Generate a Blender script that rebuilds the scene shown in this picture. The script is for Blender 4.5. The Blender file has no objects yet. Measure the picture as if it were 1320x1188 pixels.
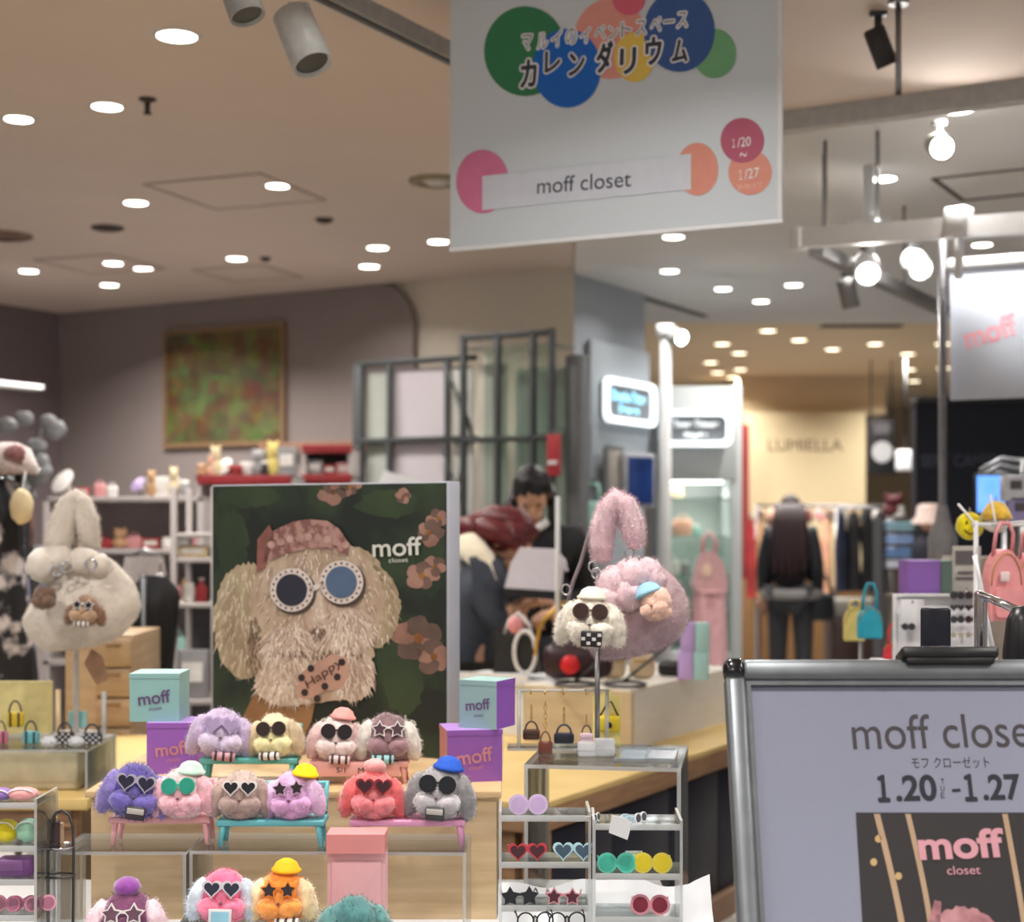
import bpy, bmesh, math, random
import numpy as np
from mathutils import Vector as V, Matrix as MX, noise as NZ
random.seed(11)
RNG = np.random.default_rng(5)
S = bpy.context.scene
COL = S.collection
# ------------------------------------------------------------------ camera, world, exposure
F, CX, HY, CH = 2000.0, 660.0, 675.0, 1.45        # focal length, principal column, horizon row, eye height
cam = bpy.data.cameras.new('camera'); camo = bpy.data.objects.new('camera', cam); COL.objects.link(camo)
camo.location = (0, 0, CH); camo.rotation_euler = (math.pi/2, 0, 0)
cam.lens = 50; cam.sensor_width = 33; cam.shift_y = (HY-594)/1320; cam.clip_start = .05; cam.clip_end = 100
cam.dof.use_dof = True; cam.dof.focus_distance = 2.75; cam.dof.aperture_fstop = 3.2
S.camera = camo
W = bpy.data.worlds.new('mall_ambience'); S.world = W; W.use_nodes = True
W.node_tree.nodes['Background'].inputs[0].default_value = (.93, .96, 1, 1)
W.node_tree.nodes['Background'].inputs[1].default_value = .42
S.view_settings.view_transform = 'Standard'; S.view_settings.look = 'None'
S.view_settings.gamma = 1; S.view_settings.use_curve_mapping = False
S.view_settings.exposure = 0.2
S.cycles.transparent_max_bounces = 24
S.cycles.max_bounces = 8
LAMP_W, REAR_W = 15.0, 20.0
CEIL = 3.0
GR = math.radians(-29.7)                            # the store grid is turned against the view
A = V((.495, .869, 0)); B = V((-.869, .495, 0))
PI = math.pi

def P(px, py, Y): return V(((px-CX)*Y/F, Y, CH+(HY-py)*Y/F))
def onz(px, py, z): return P(px, py, (CH-z)*F/(py-HY))
def k(px, Y): return px*Y/F                          # size in metres of px pixels at depth Y

# ------------------------------------------------------------------ materials
def lin(c): return tuple(((v/255)/12.92 if v <= 10 else (((v/255)+.055)/1.055)**2.4) for v in c)+(1,)
MATS = {}
def M(name, c=(200,200,200), rough=.6, metal=0, var=.08, scale=30, emit=0, sheen=0, bump=0, c2=None, stretch=None, spec=.5, coat=0, lo=.35, hi=.65):
    if name in MATS: return MATS[name]
    m = bpy.data.materials.new(name); m.use_nodes = True; MATS[name] = m
    nt = m.node_tree; b = nt.nodes['Principled BSDF']
    b.inputs['Roughness'].default_value = rough; b.inputs['Metallic'].default_value = metal
    b.inputs['Specular IOR Level'].default_value = spec
    if coat: b.inputs['Coat Weight'].default_value = coat
    if sheen: b.inputs['Sheen Weight'].default_value = sheen; b.inputs['Sheen Roughness'].default_value = .5
    tc = nt.nodes.new('ShaderNodeTexCoord'); mp = nt.nodes.new('ShaderNodeMapping')
    nt.links.new(tc.outputs['Object'], mp.inputs[0])
    if stretch: mp.inputs['Scale'].default_value = stretch
    n = nt.nodes.new('ShaderNodeTexNoise'); n.inputs['Scale'].default_value = scale; n.inputs['Detail'].default_value = 4
    nt.links.new(mp.outputs[0], n.inputs['Vector'])
    r = nt.nodes.new('ShaderNodeValToRGB'); L = lin(c)
    r.color_ramp.elements[0].position = lo; r.color_ramp.elements[1].position = hi
    r.color_ramp.elements[0].color = lin(c2) if c2 else tuple(v*(1-var) for v in L[:3])+(1,)
    r.color_ramp.elements[1].color = L if c2 else tuple(min(1, v*(1+var)) for v in L[:3])+(1,)
    nt.links.new(n.outputs['Fac'], r.inputs[0]); nt.links.new(r.outputs[0], b.inputs['Base Color'])
    if emit:
        b.inputs['Emission Color'].default_value = L; b.inputs['Emission Strength'].default_value = emit
    if bump:
        bp = nt.nodes.new('ShaderNodeBump'); bp.inputs['Strength'].default_value = bump; bp.inputs['Distance'].default_value = .004
        nt.links.new(n.outputs['Fac'], bp.inputs['Height']); nt.links.new(bp.outputs[0], b.inputs['Normal'])
    return m
def wood(name, c, c2, scale=6, rough=.5):
    return M(name, c, rough, c2=c2, scale=scale, stretch=(1, 1, 9), bump=.08, lo=.3, hi=.7)
def clear(name, tint=(245,250,250), haze=.03, gl=.9, hz=(255,255,255)):
    if name in MATS: return MATS[name]
    m = bpy.data.materials.new(name); m.use_nodes = True; MATS[name] = m
    nt = m.node_tree; nt.nodes.clear(); N = nt.nodes.new; Lk = nt.links.new
    out = N('ShaderNodeOutputMaterial'); tr = N('ShaderNodeBsdfTransparent'); tr.inputs[0].default_value = lin(tint)
    g = N('ShaderNodeBsdfGlossy'); g.inputs['Roughness'].default_value = .04
    d = N('ShaderNodeBsdfDiffuse'); d.inputs[0].default_value = lin(hz)
    fr = N('ShaderNodeFresnel'); fr.inputs[0].default_value = 1.47
    mu = N('ShaderNodeMath'); mu.operation = 'MULTIPLY'; mu.inputs[1].default_value = gl
    m1 = N('ShaderNodeMixShader'); m2 = N('ShaderNodeMixShader'); m1.inputs[0].default_value = haze
    Lk(tr.outputs[0], m1.inputs[1]); Lk(d.outputs[0], m1.inputs[2]); Lk(fr.outputs[0], mu.inputs[0])
    Lk(mu.outputs[0], m2.inputs[0]); Lk(m1.outputs[0], m2.inputs[1]); Lk(g.outputs[0], m2.inputs[2]); Lk(m2.outputs[0], out.inputs[0])
    return m
ACRYL = clear('acrylic', (248,251,250), .02); EDGE = clear('acrylic_edge', (245,250,250), .38, .9, (255,255,255))
GLASS = clear('green_glass', (240,247,243), .06, .8, (206,218,212))
STEEL = M('brushed_steel', (150,150,152), .3, .9); CHROME = M('chrome', (205,205,210), .12, 1); BLACK = M('black_plastic', (14,14,17), .45)
WHITE = M('white_paint', (225,226,228), .5, var=.02); DARKM = M('dark_grey_metal', (74,76,78), .45, .5)
INK = M('dark_ink', (46,42,46), .7); WINK = M('white_ink', (238,238,240), .7)
GOLD = M('gold_metal', (205,165,80), .3, .9)

# ------------------------------------------------------------------ mesh building
class MB:
    def __init__(s): s.v = []; s.f = []; s.m = []; s.s = []; s.mi = 0
    def add(s, vs, fs, smooth=False, mx=None, mi=None):
        o = len(s.v)
        s.v += [tuple(mx @ V(v)) for v in vs] if mx is not None else [tuple(v) for v in vs]
        s.f += [tuple(i+o for i in f) for f in fs]
        s.m += [s.mi if mi is None else mi]*len(fs); s.s += [smooth]*len(fs); return s
    def box(s, c, d, bev=0, mx=None, seg=2, smooth=None):
        bm = bmesh.new(); bmesh.ops.create_cube(bm, size=1)
        bmesh.ops.scale(bm, vec=d, verts=bm.verts)
        if bev: bmesh.ops.bevel(bm, geom=bm.edges[:], offset=min(bev, min(d)*.49), segments=seg, affect='EDGES', profile=.5)
        bmesh.ops.translate(bm, vec=c, verts=bm.verts); bm.verts.index_update()
        s.add([v.co.copy() for v in bm.verts], [[v.index for v in f.verts] for f in bm.faces], bool(bev) if smooth is None else smooth, mx); bm.free(); return s
    def tube(s, pts, r, n=8, closed=False, caps=True, mx=None):
        pts = [V(p) for p in pts]; N = len(pts); rs = r if isinstance(r, (list, tuple)) else [r]*N
        vs = []; fs = []; prev = None
        for i, p in enumerate(pts):
            a = pts[i-1] if (i > 0 or closed) else p; b = pts[(i+1) % N] if (i < N-1 or closed) else p
            t = (b-a).normalized()
            u = (prev - t*prev.dot(t)) if prev is not None else t.orthogonal()
            if u.length < 1e-6: u = t.orthogonal()
            u.normalize(); prev = u; w = t.cross(u)
            vs += [p + (u*math.cos(2*PI*j/n) + w*math.sin(2*PI*j/n))*rs[i] for j in range(n)]
        for i in range(N if closed else N-1):
            for j in range(n):
                i2 = (i+1) % N; fs.append((i*n+j, i*n+(j+1) % n, i2*n+(j+1) % n, i2*n+j))
        if caps and not closed: fs += [tuple(range(n))[::-1], tuple(range((N-1)*n, N*n))]
        return s.add(vs, fs, True, mx)
    def cyl(s, p, q, r, r2=None, n=16, mx=None):
        s.tube([p, q], [r, r if r2 is None else r2], n, mx=mx)
        s.s[-1] = s.s[-2] = False; return s
    def lathe(s, prof, c=(0,0,0), n=24, mx=None, sy=1):
        vs = []; fs = []; c = V(c)
        for r, z in prof: vs += [c+V((r*math.cos(2*PI*j/n), sy*r*math.sin(2*PI*j/n), z)) for j in range(n)]
        for i in range(len(prof)-1):
            for j in range(n): fs.append((i*n+j, i*n+(j+1) % n, (i+1)*n+(j+1) % n, (i+1)*n+j))
        return s.add(vs, fs, True, mx)
    def ell(s, c, r, rot=None, sub=3, amp=0, freq=5, seed=0, flat=None, mx=None):
        bm = bmesh.new(); bmesh.ops.create_icosphere(bm, subdivisions=sub, radius=1); bm.verts.index_update()
        R = MX.Rotation(rot[1], 3, rot[0]) if isinstance(rot, tuple) else rot
        vs = []
        for v in bm.verts:
            p = v.co.copy()
            if amp: p *= 1 + amp*NZ.noise(p*freq*.5+V((seed*7.3, seed*3.1, seed))) + amp*.5*NZ.noise(p*freq*1.3+V((seed, 0, seed*5)))
            p = V((p.x*r[0], p.y*r[1], p.z*r[2]))
            if R is not None: p = R @ p
            p += V(c)
            if flat is not None and p.z < flat: p.z = flat
            vs.append(p)
        fs = [[v.index for v in f.verts] for f in bm.faces]; bm.free()
        return s.add(vs, fs, True, mx)
    def prism(s, o, y0, y1, mx=None, smooth=False):          # outline in x,z pushed along y
        n = len(o); vs = [(x, y0, z) for x, z in o]+[(x, y1, z) for x, z in o]
        fs = [tuple(range(n)), tuple(range(n, 2*n))[::-1]]+[(i, (i+1) % n, n+(i+1) % n, n+i) for i in range(n)]
        return s.add(vs, fs, smooth, mx)
    def ring(s, o, i_, y0, y1, mx=None):                     # frame between two outlines
        n = len(o); vs = [(x, y0, z) for x, z in o]+[(x, y0, z) for x, z in i_]+[(x, y1, z) for x, z in o]+[(x, y1, z) for x, z in i_]
        fs = []
        for a in range(n):
            b = (a+1) % n
            fs += [(a, b, n+b, n+a), (2*n+a, 3*n+a, 3*n+b, 2*n+b), (a, 2*n+a, 2*n+b, b), (n+a, n+b, 3*n+b, 3*n+a)]
        return s.add(vs, fs, False, mx)
    def sheet(s, fn, nu, nv, smooth=True, mx=None):
        vs = [fn(i/nu, j/nv) for i in range(nu+1) for j in range(nv+1)]
        fs = [(i*(nv+1)+j, (i+1)*(nv+1)+j, (i+1)*(nv+1)+j+1, i*(nv+1)+j+1) for i in range(nu) for j in range(nv)]
        return s.add(vs, fs, smooth, mx)
def obj(name, mb, mats, parent=None, loc=(0,0,0), rz=0, **props):
    me = bpy.data.meshes.new(name); me.from_pydata(mb.v, [], mb.f)
    for m in (mats if isinstance(mats, (list, tuple)) else [mats]): me.materials.append(m)
    me.polygons.foreach_set('material_index', mb.m); me.polygons.foreach_set('use_smooth', mb.s); me.update()
    o = bpy.data.objects.new(name, me); COL.objects.link(o); o.location = loc; o.rotation_euler.z = rz
    if parent: o.parent = parent
    for a, b in props.items(): o[a] = b
    return o
def thing(name, label, cat, loc=(0,0,0), rz=0, group=None, rx=0, ry=0):
    o = bpy.data.objects.new(name, None); COL.objects.link(o); o.location = loc; o.rotation_euler = (rx, ry, rz)
    o.empty_display_size = .05; o['label'] = label; o['category'] = cat
    if group: o['group'] = group
    return o
def tag(o, label, cat, group=None):
    o['label'] = label; o['category'] = cat
    if group: o['group'] = group
    return o
def struct(o, label, cat='wall'):
    o['kind'] = 'structure'; o['label'] = label; o['category'] = cat; return o
def copy_of(src, parent):
    c = src.copy(); c.parent = parent; COL.objects.link(c); return c
def clone(root, loc, rz=None, label=None):
    r = root.copy(); COL.objects.link(r); r.location = loc
    if rz is not None: r.rotation_euler.z = rz
    if label: r['label'] = label
    for ch in root.children:
        c = copy_of(ch, r)
        for g in ch.children: copy_of(g, c)
    return r

# ------------------------------------------------------------------ outlines
def circle(n=24, r=1, sx=1): return [(r*sx*math.cos(2*PI*i/n), r*math.sin(2*PI*i/n)) for i in range(n)]
def heart(n=24):
    o = []
    for i in range(n):
        t = 2*PI*i/n; o.append((math.sin(t)**3, (13*math.cos(t)-5*math.cos(2*t)-2*math.cos(3*t)-math.cos(4*t))/16+.12))
    return o
def star(inner=.5): return [((1 if i % 2 == 0 else inner)*math.sin(PI*i/5), (1 if i % 2 == 0 else inner)*math.cos(PI*i/5)) for i in range(10)]
def rrect(w, h, r, n=5):
    o = []
    for cx, cz, a in ((w/2-r, h/2-r, 0), (-w/2+r, h/2-r, 90), (-w/2+r, -h/2+r, 180), (w/2-r, -h/2+r, 270)):
        o += [(cx+r*math.cos(math.radians(a+90*i/n)), cz+r*math.sin(math.radians(a+90*i/n))) for i in range(n+1)]
    return o
def sc(o, a, b=None, dx=0, dz=0): return [(x*a+dx, z*(a if b is None else b)+dz) for x, z in o]

# ------------------------------------------------------------------ lettering (filled mesh, facing -y)
def glyphs(body, bold=0, space=1):
    c = bpy.data.curves.new('lettering', 'FONT'); c.body = body; c.size = 1; c.offset = bold; c.space_character = space
    o = bpy.data.objects.new('lettering', c); COL.objects.link(o)
    bpy.context.view_layer.update()
    me = o.to_mesh(); vs = [v.co.copy() for v in me.vertices]; fs = [list(p.vertices) for p in me.polygons]
    o.to_mesh_clear(); bpy.data.objects.remove(o); bpy.data.curves.remove(c)
    return vs, fs
def text(body, width, mat, parent, at, rot=0, h=None, bold=0, ax=None, space=1, name='lettering'):
    """lettering centred on at (x,y,z local); ax = (right, up) local axes, default x / z"""
    vs, fs = glyphs(body, bold, space)
    x0 = min(v.x for v in vs); x1 = max(v.x for v in vs); y0 = min(v.y for v in vs); y1 = max(v.y for v in vs)
    a = width/(x1-x0); b = a if h is None else h/(y1-y0)
    ux, uz = ax if ax else (V((1, 0, 0)), V((0, 0, 1)))
    c, s = math.cos(rot), math.sin(rot); mb = MB(); at = V(at); out = []
    for v in vs:
        x = (v.x-(x0+x1)/2)*a; z = (v.y-(y0+y1)/2)*b
        out.append(at + ux*(x*c-z*s) + uz*(x*s+z*c))
    mb.add(out, fs); return obj(name, mb, mat, parent)

# ------------------------------------------------------------------ a flat print on a board whose front is local y = y0
class Face:
    def __init__(s, root, lean=0, y0=0):
        s.root = root; s.lean = lean; s.y0 = y0; s.box = None
        s.mx = MX.Translation(root.location) @ MX.Rotation(root.rotation_euler.z, 4, 'Z') @ MX.Rotation(root.rotation_euler.x, 4, 'X')
        s.inv = s.mx.inverted()
    def at(s, px, py):                                     # where the sight line of a photo pixel meets the board
        o = s.inv @ V((0, 0, CH)); d = (s.inv.to_3x3() @ (P(px, py, 1)-V((0, 0, CH))))
        t = (s.y0-o.y)/d.y; p = o+d*t
        if s.box: return min(max(p.x, s.box[0]), s.box[1]), min(max(p.z, s.box[2]), s.box[3])   # printing stops at the sheet's edge
        return p.x, p.z
    def poly(s, pts, mat, layer=1, name='print', parent=None):
        mb = MB(); q = [s.at(*p) for p in pts]; mb.add([(x, s.y0-.0007*layer, z) for x, z in q], [tuple(range(len(q)))])
        return obj(name, mb, mat, parent or s.root)
    def disc(s, cx, cy, rx, ry=None, mat=None, layer=1, n=32, cut=None, name='print'):
        ry = rx if ry is None else ry
        pts = [(cx+rx*math.cos(2*PI*i/n), cy+ry*math.sin(2*PI*i/n)) for i in range(n)]
        return s.poly(pts, mat, layer, name)
    def fat(s, body, p, q, mat, layer, h, grow, n=8):
        """heavy lettering: copies of the glyph nudged around a small circle"""
        a = V(s.at(*p)); b = V(s.at(*q)); c = (a+b)/2; d = b-a; vs, fs = glyphs(body); mb = MB()
        hh = (V(s.at((p[0]+q[0])/2, (p[1]+q[1])/2-h/2))-V(s.at((p[0]+q[0])/2, (p[1]+q[1])/2+h/2))).length
        x0 = min(v.x for v in vs); x1 = max(v.x for v in vs); y0 = min(v.y for v in vs); y1 = max(v.y for v in vs); rot = math.atan2(d.y, d.x)
        for i in range(n+1):
            r = 0 if i == n else grow*hh; ox, oz = r*math.cos(2*PI*i/n), r*math.sin(2*PI*i/n); o = []
            for v in vs:
                x = (v.x-(x0+x1)/2)/(x1-x0)*d.length+ox; z = (v.y-(y0+y1)/2)/(y1-y0)*hh+oz
                o.append((c.x+x*math.cos(rot)-z*math.sin(rot), s.y0-.0007*layer-.00003*i, c.y+x*math.sin(rot)+z*math.cos(rot)))
            mb.add(o, fs)
        return obj('lettering', mb, mat, s.root)
    def strokes(s, cx, cy, rx, ry, n, L, mats, layer, fan=.5, w=1.1):
        mb = MB()
        for i in range(n):
            a = random.uniform(0, 2*PI); r = math.sqrt(random.random()); x = cx+rx*r*math.cos(a); y = cy+ry*r*math.sin(a)
            dx = (x-cx)/rx*fan+random.uniform(-.35, .35); dy = 1+(y-cy)/ry*fan*.6; q = math.hypot(dx, dy); dx /= q; dy /= q; l = L*random.uniform(.5, 1.2)
            p3 = [(x-dy*w, y+dx*w), (x+dy*w, y-dx*w), (x+dx*l, y+dy*l)]
            mb.add([(u, s.y0-.0007*layer-.000001*i, v) for u, v in (s.at(*e) for e in p3)], [(0, 1, 2)], mi=random.randrange(len(mats)))
        o = obj('printed_fur', mb, mats, s.root); o['kind'] = 'stuff'; return o
    def text(s, body, p, q, mat, layer=3, h=None, bold=0, space=1):
        a = V(s.at(*p)); b = V(s.at(*q)); c = (a+b)/2; d = b-a
        hh = None
        if h: hh = (V(s.at((p[0]+q[0])/2, (p[1]+q[1])/2-h/2))-V(s.at((p[0]+q[0])/2, (p[1]+q[1])/2+h/2))).length
        return text(body, d.length, mat, s.root, (c.x, s.y0-.0007*layer, c.y), math.atan2(d.y, d.x), hh, bold, space=space)
def fluffy(cx, cy, rx, ry, n=60, j=.07, a0=0, a1=2*PI):     # ragged outline in photo pixels, for printed fur
    return [(cx+rx*(1+random.uniform(-j, j))*math.cos(a0+(a1-a0)*i/n), cy+ry*(1+random.uniform(-j, j))*math.sin(a0+(a1-a0)*i/n)) for i in range(n)]

# ------------------------------------------------------------------ short fur: real tapering hairs over a surface
def hairs(mb_src, n, length, width, droop=.35, seed=0):
    vs = np.array(mb_src.v); tri = []; mi = []
    for f, m in zip(mb_src.f, mb_src.m):
        for a in range(1, len(f)-1): tri.append((f[0], f[a], f[a+1])); mi.append(m)
    tri = np.array(tri); mi = np.array(mi); a, b, c = vs[tri[:, 0]], vs[tri[:, 1]], vs[tri[:, 2]]
    nr = np.cross(b-a, c-a); ar = np.linalg.norm(nr, axis=1)+1e-12; nr /= ar[:, None]
    rg = np.random.default_rng(seed); pk = rg.choice(len(tri), n, p=ar/ar.sum())
    u = rg.random((n, 1)); w = rg.random((n, 1)); sw = (u+w > 1); u = np.where(sw, 1-u, u); w = np.where(sw, 1-w, w)
    p = a[pk]+(b-a)[pk]*u+(c-a)[pk]*w; nn = nr[pk]
    d = nn+np.array([0, 0, -droop])+rg.normal(0, .38, (n, 3)); d /= np.linalg.norm(d, axis=1)[:, None]
    side = np.cross(d, rg.normal(0, 1, (n, 3))); side /= np.linalg.norm(side, axis=1)[:, None]
    L = length*rg.uniform(.55, 1.2, (n, 1)); p0 = p-nn*length*.15
    out = np.stack([p0-side*width, p0+side*width, p+d*L], 1).reshape(-1, 3)
    r = MB(); r.v = [tuple(x) for x in out]; r.f = [(3*i, 3*i+1, 3*i+2) for i in range(n)]; r.m = [int(x) for x in mi[pk]]; r.s = [False]*n
    return r
def furmat(name, c, var=.22): return M('fur_'+name, c, .95, var=var, scale=45, sheen=.8, bump=.3, spec=.15)
# ------------------------------------------------------------------ the room
def wallslab(name, o, along, length, h0, h1, mat, th=.1, out=None):
    """upright slab starting at o running along a direction, thickness away from the viewer side 'out'"""
    mb = MB(); n = out*-1
    p = [o, o+along*length, o+along*length+n*th, o+n*th]
    vs = [(q.x, q.y, h0) for q in p]+[(q.x, q.y, h1) for q in p]
    mb.add(vs, [(0, 1, 2, 3), (4, 7, 6, 5), (0, 4, 5, 1), (1, 5, 6, 2), (2, 6, 7, 3), (3, 7, 4, 0)])
    return obj(name, mb, mat)
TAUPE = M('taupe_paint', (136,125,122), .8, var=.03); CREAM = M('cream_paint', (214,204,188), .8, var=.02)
GREYW = M('cool_grey_paint', (168,174,182), .7, var=.02); CEILW = M('warm_ceiling', (206,190,178), .9, var=.015, scale=3)
CEILB = M('pale_ceiling', (214,212,210), .9, var=.015, scale=3); BEIGEC = M('beige_ceiling', (226,204,170), .9, var=.02, scale=3)
FLOORM = M('pale_floor_tile', (205,200,194), .3, var=.05, scale=4)
mb = MB(); mb.box((3, 8, -.052), (30, 32, .1)); fl = struct(obj('floor', mb, M('grey_screed', (150,146,142), .5)), 'pale tiled mall floor', 'floor')
# individual floor tiles where the photograph shows the floor
tm = MB(); tm.box((0, 0, .004), (.444, .444, .012), .002, seg=1)
t0 = None
for i in range(-9, 3):
    for j in range(0, 8):
        p = V((-.6, 5.2, 0))+A*(.45*j)+B*(-.45*i)
        x = CX+F*p.x/p.y
        if not (-80 < x < 210 or 880 < x < 1010): continue
        if t0 is None: t0 = obj('tile', tm, FLOORM, fl, p, GR)
        else:
            c = copy_of(t0, fl); c.location = p
            c.rotation_euler.z = GR
def ceil_poly(name, pts, z, mat, label, th=.06):
    mb = MB(); n = len(pts); vs = [(x, y, z) for x, y in pts]+[(x, y, z+th) for x, y in pts]
    mb.add(vs, [tuple(range(n)), tuple(range(n, 2*n))]+[(i, (i+1) % n, n+(i+1) % n, n+i) for i in range(n)])
    return struct(obj(name, mb, mat), label, 'ceiling')
# near ceiling ends on a line along B through the beam seen right of the banner
bm0 = onz(1030, 140, CEIL)
e1 = bm0-B*9; e2 = bm0+B*.9; e3 = V((.376, 9.4, 0))
ceil_poly('ceiling', [(-9, -5), (e1.x, -5), (e1.x, e1.y), (e2.x, e2.y), (e3.x, e3.y), (-3.6, 12.2), (-9, 12.2)], CEIL, CEILW, 'warm taupe ceiling over the near sales floor')
ceil_poly('ceiling_pale', [(e1.x, e1.y+.005), (e2.x, e2.y+.005), (e3.x, e3.y+.005), (.95, 11.75), (12, 11.75), (12, e1.y)], CEIL-.03, CEILB, 'pale ceiling beyond the beam')
ceil_poly('ceiling_beige', [(.9, 11.76), (12, 11.76), (12, 21), (.9, 21)], CEIL-.02, BEIGEC, 'beige ceiling over the far shops')
mb = MB(); mb.box((0, 0, 0), (8.4, .06, .062), .004)
struct(obj('trim_1', mb, M('beam_grey', (176,174,172), .6), None, P(1158, 139, 4.6)-B*3.2, GR), 'long grey ceiling beam right of the hanging banner', 'beam')
# pillar, back wall with the rounded corner, left wall
PC = V((.376, 9.4, 0))
def prism_on_grid(o, u, w, h, z0=0):
    p = [o, o+A*u, o+A*u+B*w, o+B*w]; return [(q.x, q.y) for q in p]
pil = struct(obj('wall_pillar', (lambda m: m)(MB().add([(q[0], q[1], z) for z in (0, CEIL) for q in prism_on_grid(PC, 1.02, 1.75, 0)],
      [(0, 3, 2, 1), (4, 5, 6, 7), (0, 1, 5, 4), (1, 2, 6, 5), (2, 3, 7, 6)], mi=0).add([(q[0], q[1], z) for z in (0, CEIL) for q in prism_on_grid(PC, 1.02, 1.75, 0)], [(3, 0, 4, 7)], mi=1)), [GREYW, CREAM]),
      'grey and cream square pillar behind the metal shelving', 'pillar')
o = PC+B*1.12-A*.07                                  # taupe wall, local x runs to the right
mbw = MB(); Lw = 3.1; r = .28
out = [(0, 0), (0, CEIL-.002-r)]+[(-r+r*math.cos(a), CEIL-.002-r+r*math.sin(a)) for a in [PI/2*i/8 for i in range(1, 9)]]+[(-Lw, CEIL-.002), (-Lw, 0)]
mbw.prism(out, 0, .06)
struct(obj('wall_back', mbw, TAUPE, None, o, GR), 'taupe back wall with a rounded upper corner')
o2 = o+B*3.1
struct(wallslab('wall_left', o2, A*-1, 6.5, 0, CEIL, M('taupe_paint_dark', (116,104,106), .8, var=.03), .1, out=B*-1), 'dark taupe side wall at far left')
mb = MB(); mb.box((0, 0, .03), (1.1, .02, .06), .004); mb.box((0, -.03, -.36), (1.1, .02, .03))
struct(obj('trim_2', mb, M('wood_trim', (140,104,82), .6), None, PC+B*1.75-A*.15+V((0, 0, 1.93)), GR), 'thin wooden wall rail beside the metal shelving', 'trim')
# far back: walls that close the view
struct(obj('wall_back_far', MB().box((6, 20.5, 1.5), (14, .2, 3)), M('far_wall', (176,160,136), .8)), 'far beige mall wall behind the shops')
struct(obj('wall_right', MB().box((11, 12, 1.5), (.2, 17, 3)), M('right_wall', (150,146,142), .8)), 'grey side wall out at far right')
struct(obj('wall_back_left', MB().box((-3, 13, 1.5), (8, .2, 3)), TAUPE), 'taupe wall closing the rear of the shop')
# disc area light attached to a parent object
def lamp_light(par, loc, w, size=.14, name='bulb', col=(1, .955, .9), spread=2.4, rot=None):
    l = bpy.data.lights.new(name, 'AREA'); l.shape = 'DISK'; l.size = size; l.energy = w; l.color = col; l.spread = spread
    o = bpy.data.objects.new(name, l); COL.objects.link(o); o.location = loc; o.parent = par
    if rot: o.rotation_euler = rot
    return o
# recessed downlights: px, py, label, ceiling kind
LAMPM = M('lamp_glow', (255,250,240), .4, emit=9, var=0); LAMPW = M('lamp_glow_warm', (255,238,205), .4, emit=5, var=0)
RINGM = M('lamp_trim', (200,196,190), .5); DARKH = M('dark_hole', (60,50,46), .7)
LL = [(228,46,'wide downlight at upper left beside the hanging track',1.15),(138,137,'downlight next to the small dark sprinkler head',1),(24,153,'downlight at the left edge of the ceiling',.95),
 (175,261,'downlight just above the dark oval ceiling vent',1),(358,239,'downlight at the corner of the square ceiling hatch',.95),(146,339,'dimmer left one of two adjoining downlights over the left store',1),
 (185,346,'brighter right one of two adjoining downlights over the left store',1),(37,349,'small downlight above the dark side wall at far left',1),(141,367,'lowest downlight close to the taupe wall corner',1),
 (305,333,'downlight above the framed painting',1),(487,319,'upper of two close downlights above the rounded wall corner',1.05),(476,343,'lower of two close downlights above the rounded wall corner',1.05),
 (565,311,'downlight just left of the hanging banner bottom corner',1)]
LR = [(868,305,'downlight directly beneath the hanging banner edge',.95),(863,349,'downlight above the grey pillar top',.9),(932,372,'bluish downlight right of the pillar',.9),(981,388,'downlight furthest back in the pale ceiling',.9),
 (1023,367,'downlight left of the lit track spots',.9),(1138,230,'downlight above the white drop pole',1),(1235,141,'downlight under the long grey beam',1),(1266,315,'downlight between white pipe and right banner',.9)]
LB = [(1128,408,'beside the dark slot vent'),(990,426,'nearest in its row left of the slot vent'),(931,443,'far left of the beige ceiling'),(1030,438,'below the dark slot vent left end'),(1073,450,'below the dark slot vent middle'),
 (953,455,'above the white lit kiosk right end'),(916,467,'above the white lit kiosk middle'),(1128,443,'faint one below the slot vent right end'),(1170,456,'bright one left of the right banner'),(925,480,'low one above the kiosk left part'),
 (945,486,'lowest one above the kiosk'),(954,476,'low one above the kiosk right part'),(1172,476,'second below the bright one by the right banner'),(1178,491,'lowest one by the navy shop'),(1215,443,'half hidden at the right banner edge'),(1216,474,'faint one at the right banner edge'),(876,434,'beside the white kiosk pole')]
def downlight(px, py, label, z, glow, size, w, grp, tilt=0):
    p = onz(px, py, z); t = thing('ceiling_downlight', label, 'ceiling light', p, 0, grp)
    obj('trim_ring', MB().lathe([(.045*size, -.001), (.062*size, -.006), (.068*size, -.001), (.068*size, .01)], n=20), RINGM, t)
    obj('lamp_disc', MB().lathe([(0, -.004), (.052*size, -.004), (.055*size, .004)], n=20), glow, t)
    lamp_light(t, (0, 0, -.02), w, .1*size)
DIM = {(863,349): 4.5, (932,372): 3.5, (868,305): 7, (981,388): 5, (487,319): 5, (476,343): 5, (565,311): 5}
for a in LL: downlight(a[0], a[1], 'round '+a[2], CEIL, LAMPM, a[3]*1.05, DIM.get(a[:2], LAMP_W), 'downlights in the warm ceiling')
for a in LR: downlight(a[0], a[1], 'round '+a[2], CEIL-.03, LAMPM, a[3]*1.1, DIM.get(a[:2], LAMP_W), 'downlights in the pale ceiling')
for a in LB: downlight(a[0], a[1], 'warm beige-ceiling downlight '+a[2], CEIL-.02, LAMPW, 1.2, LAMP_W*.8, 'downlights in the beige ceiling')
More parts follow.
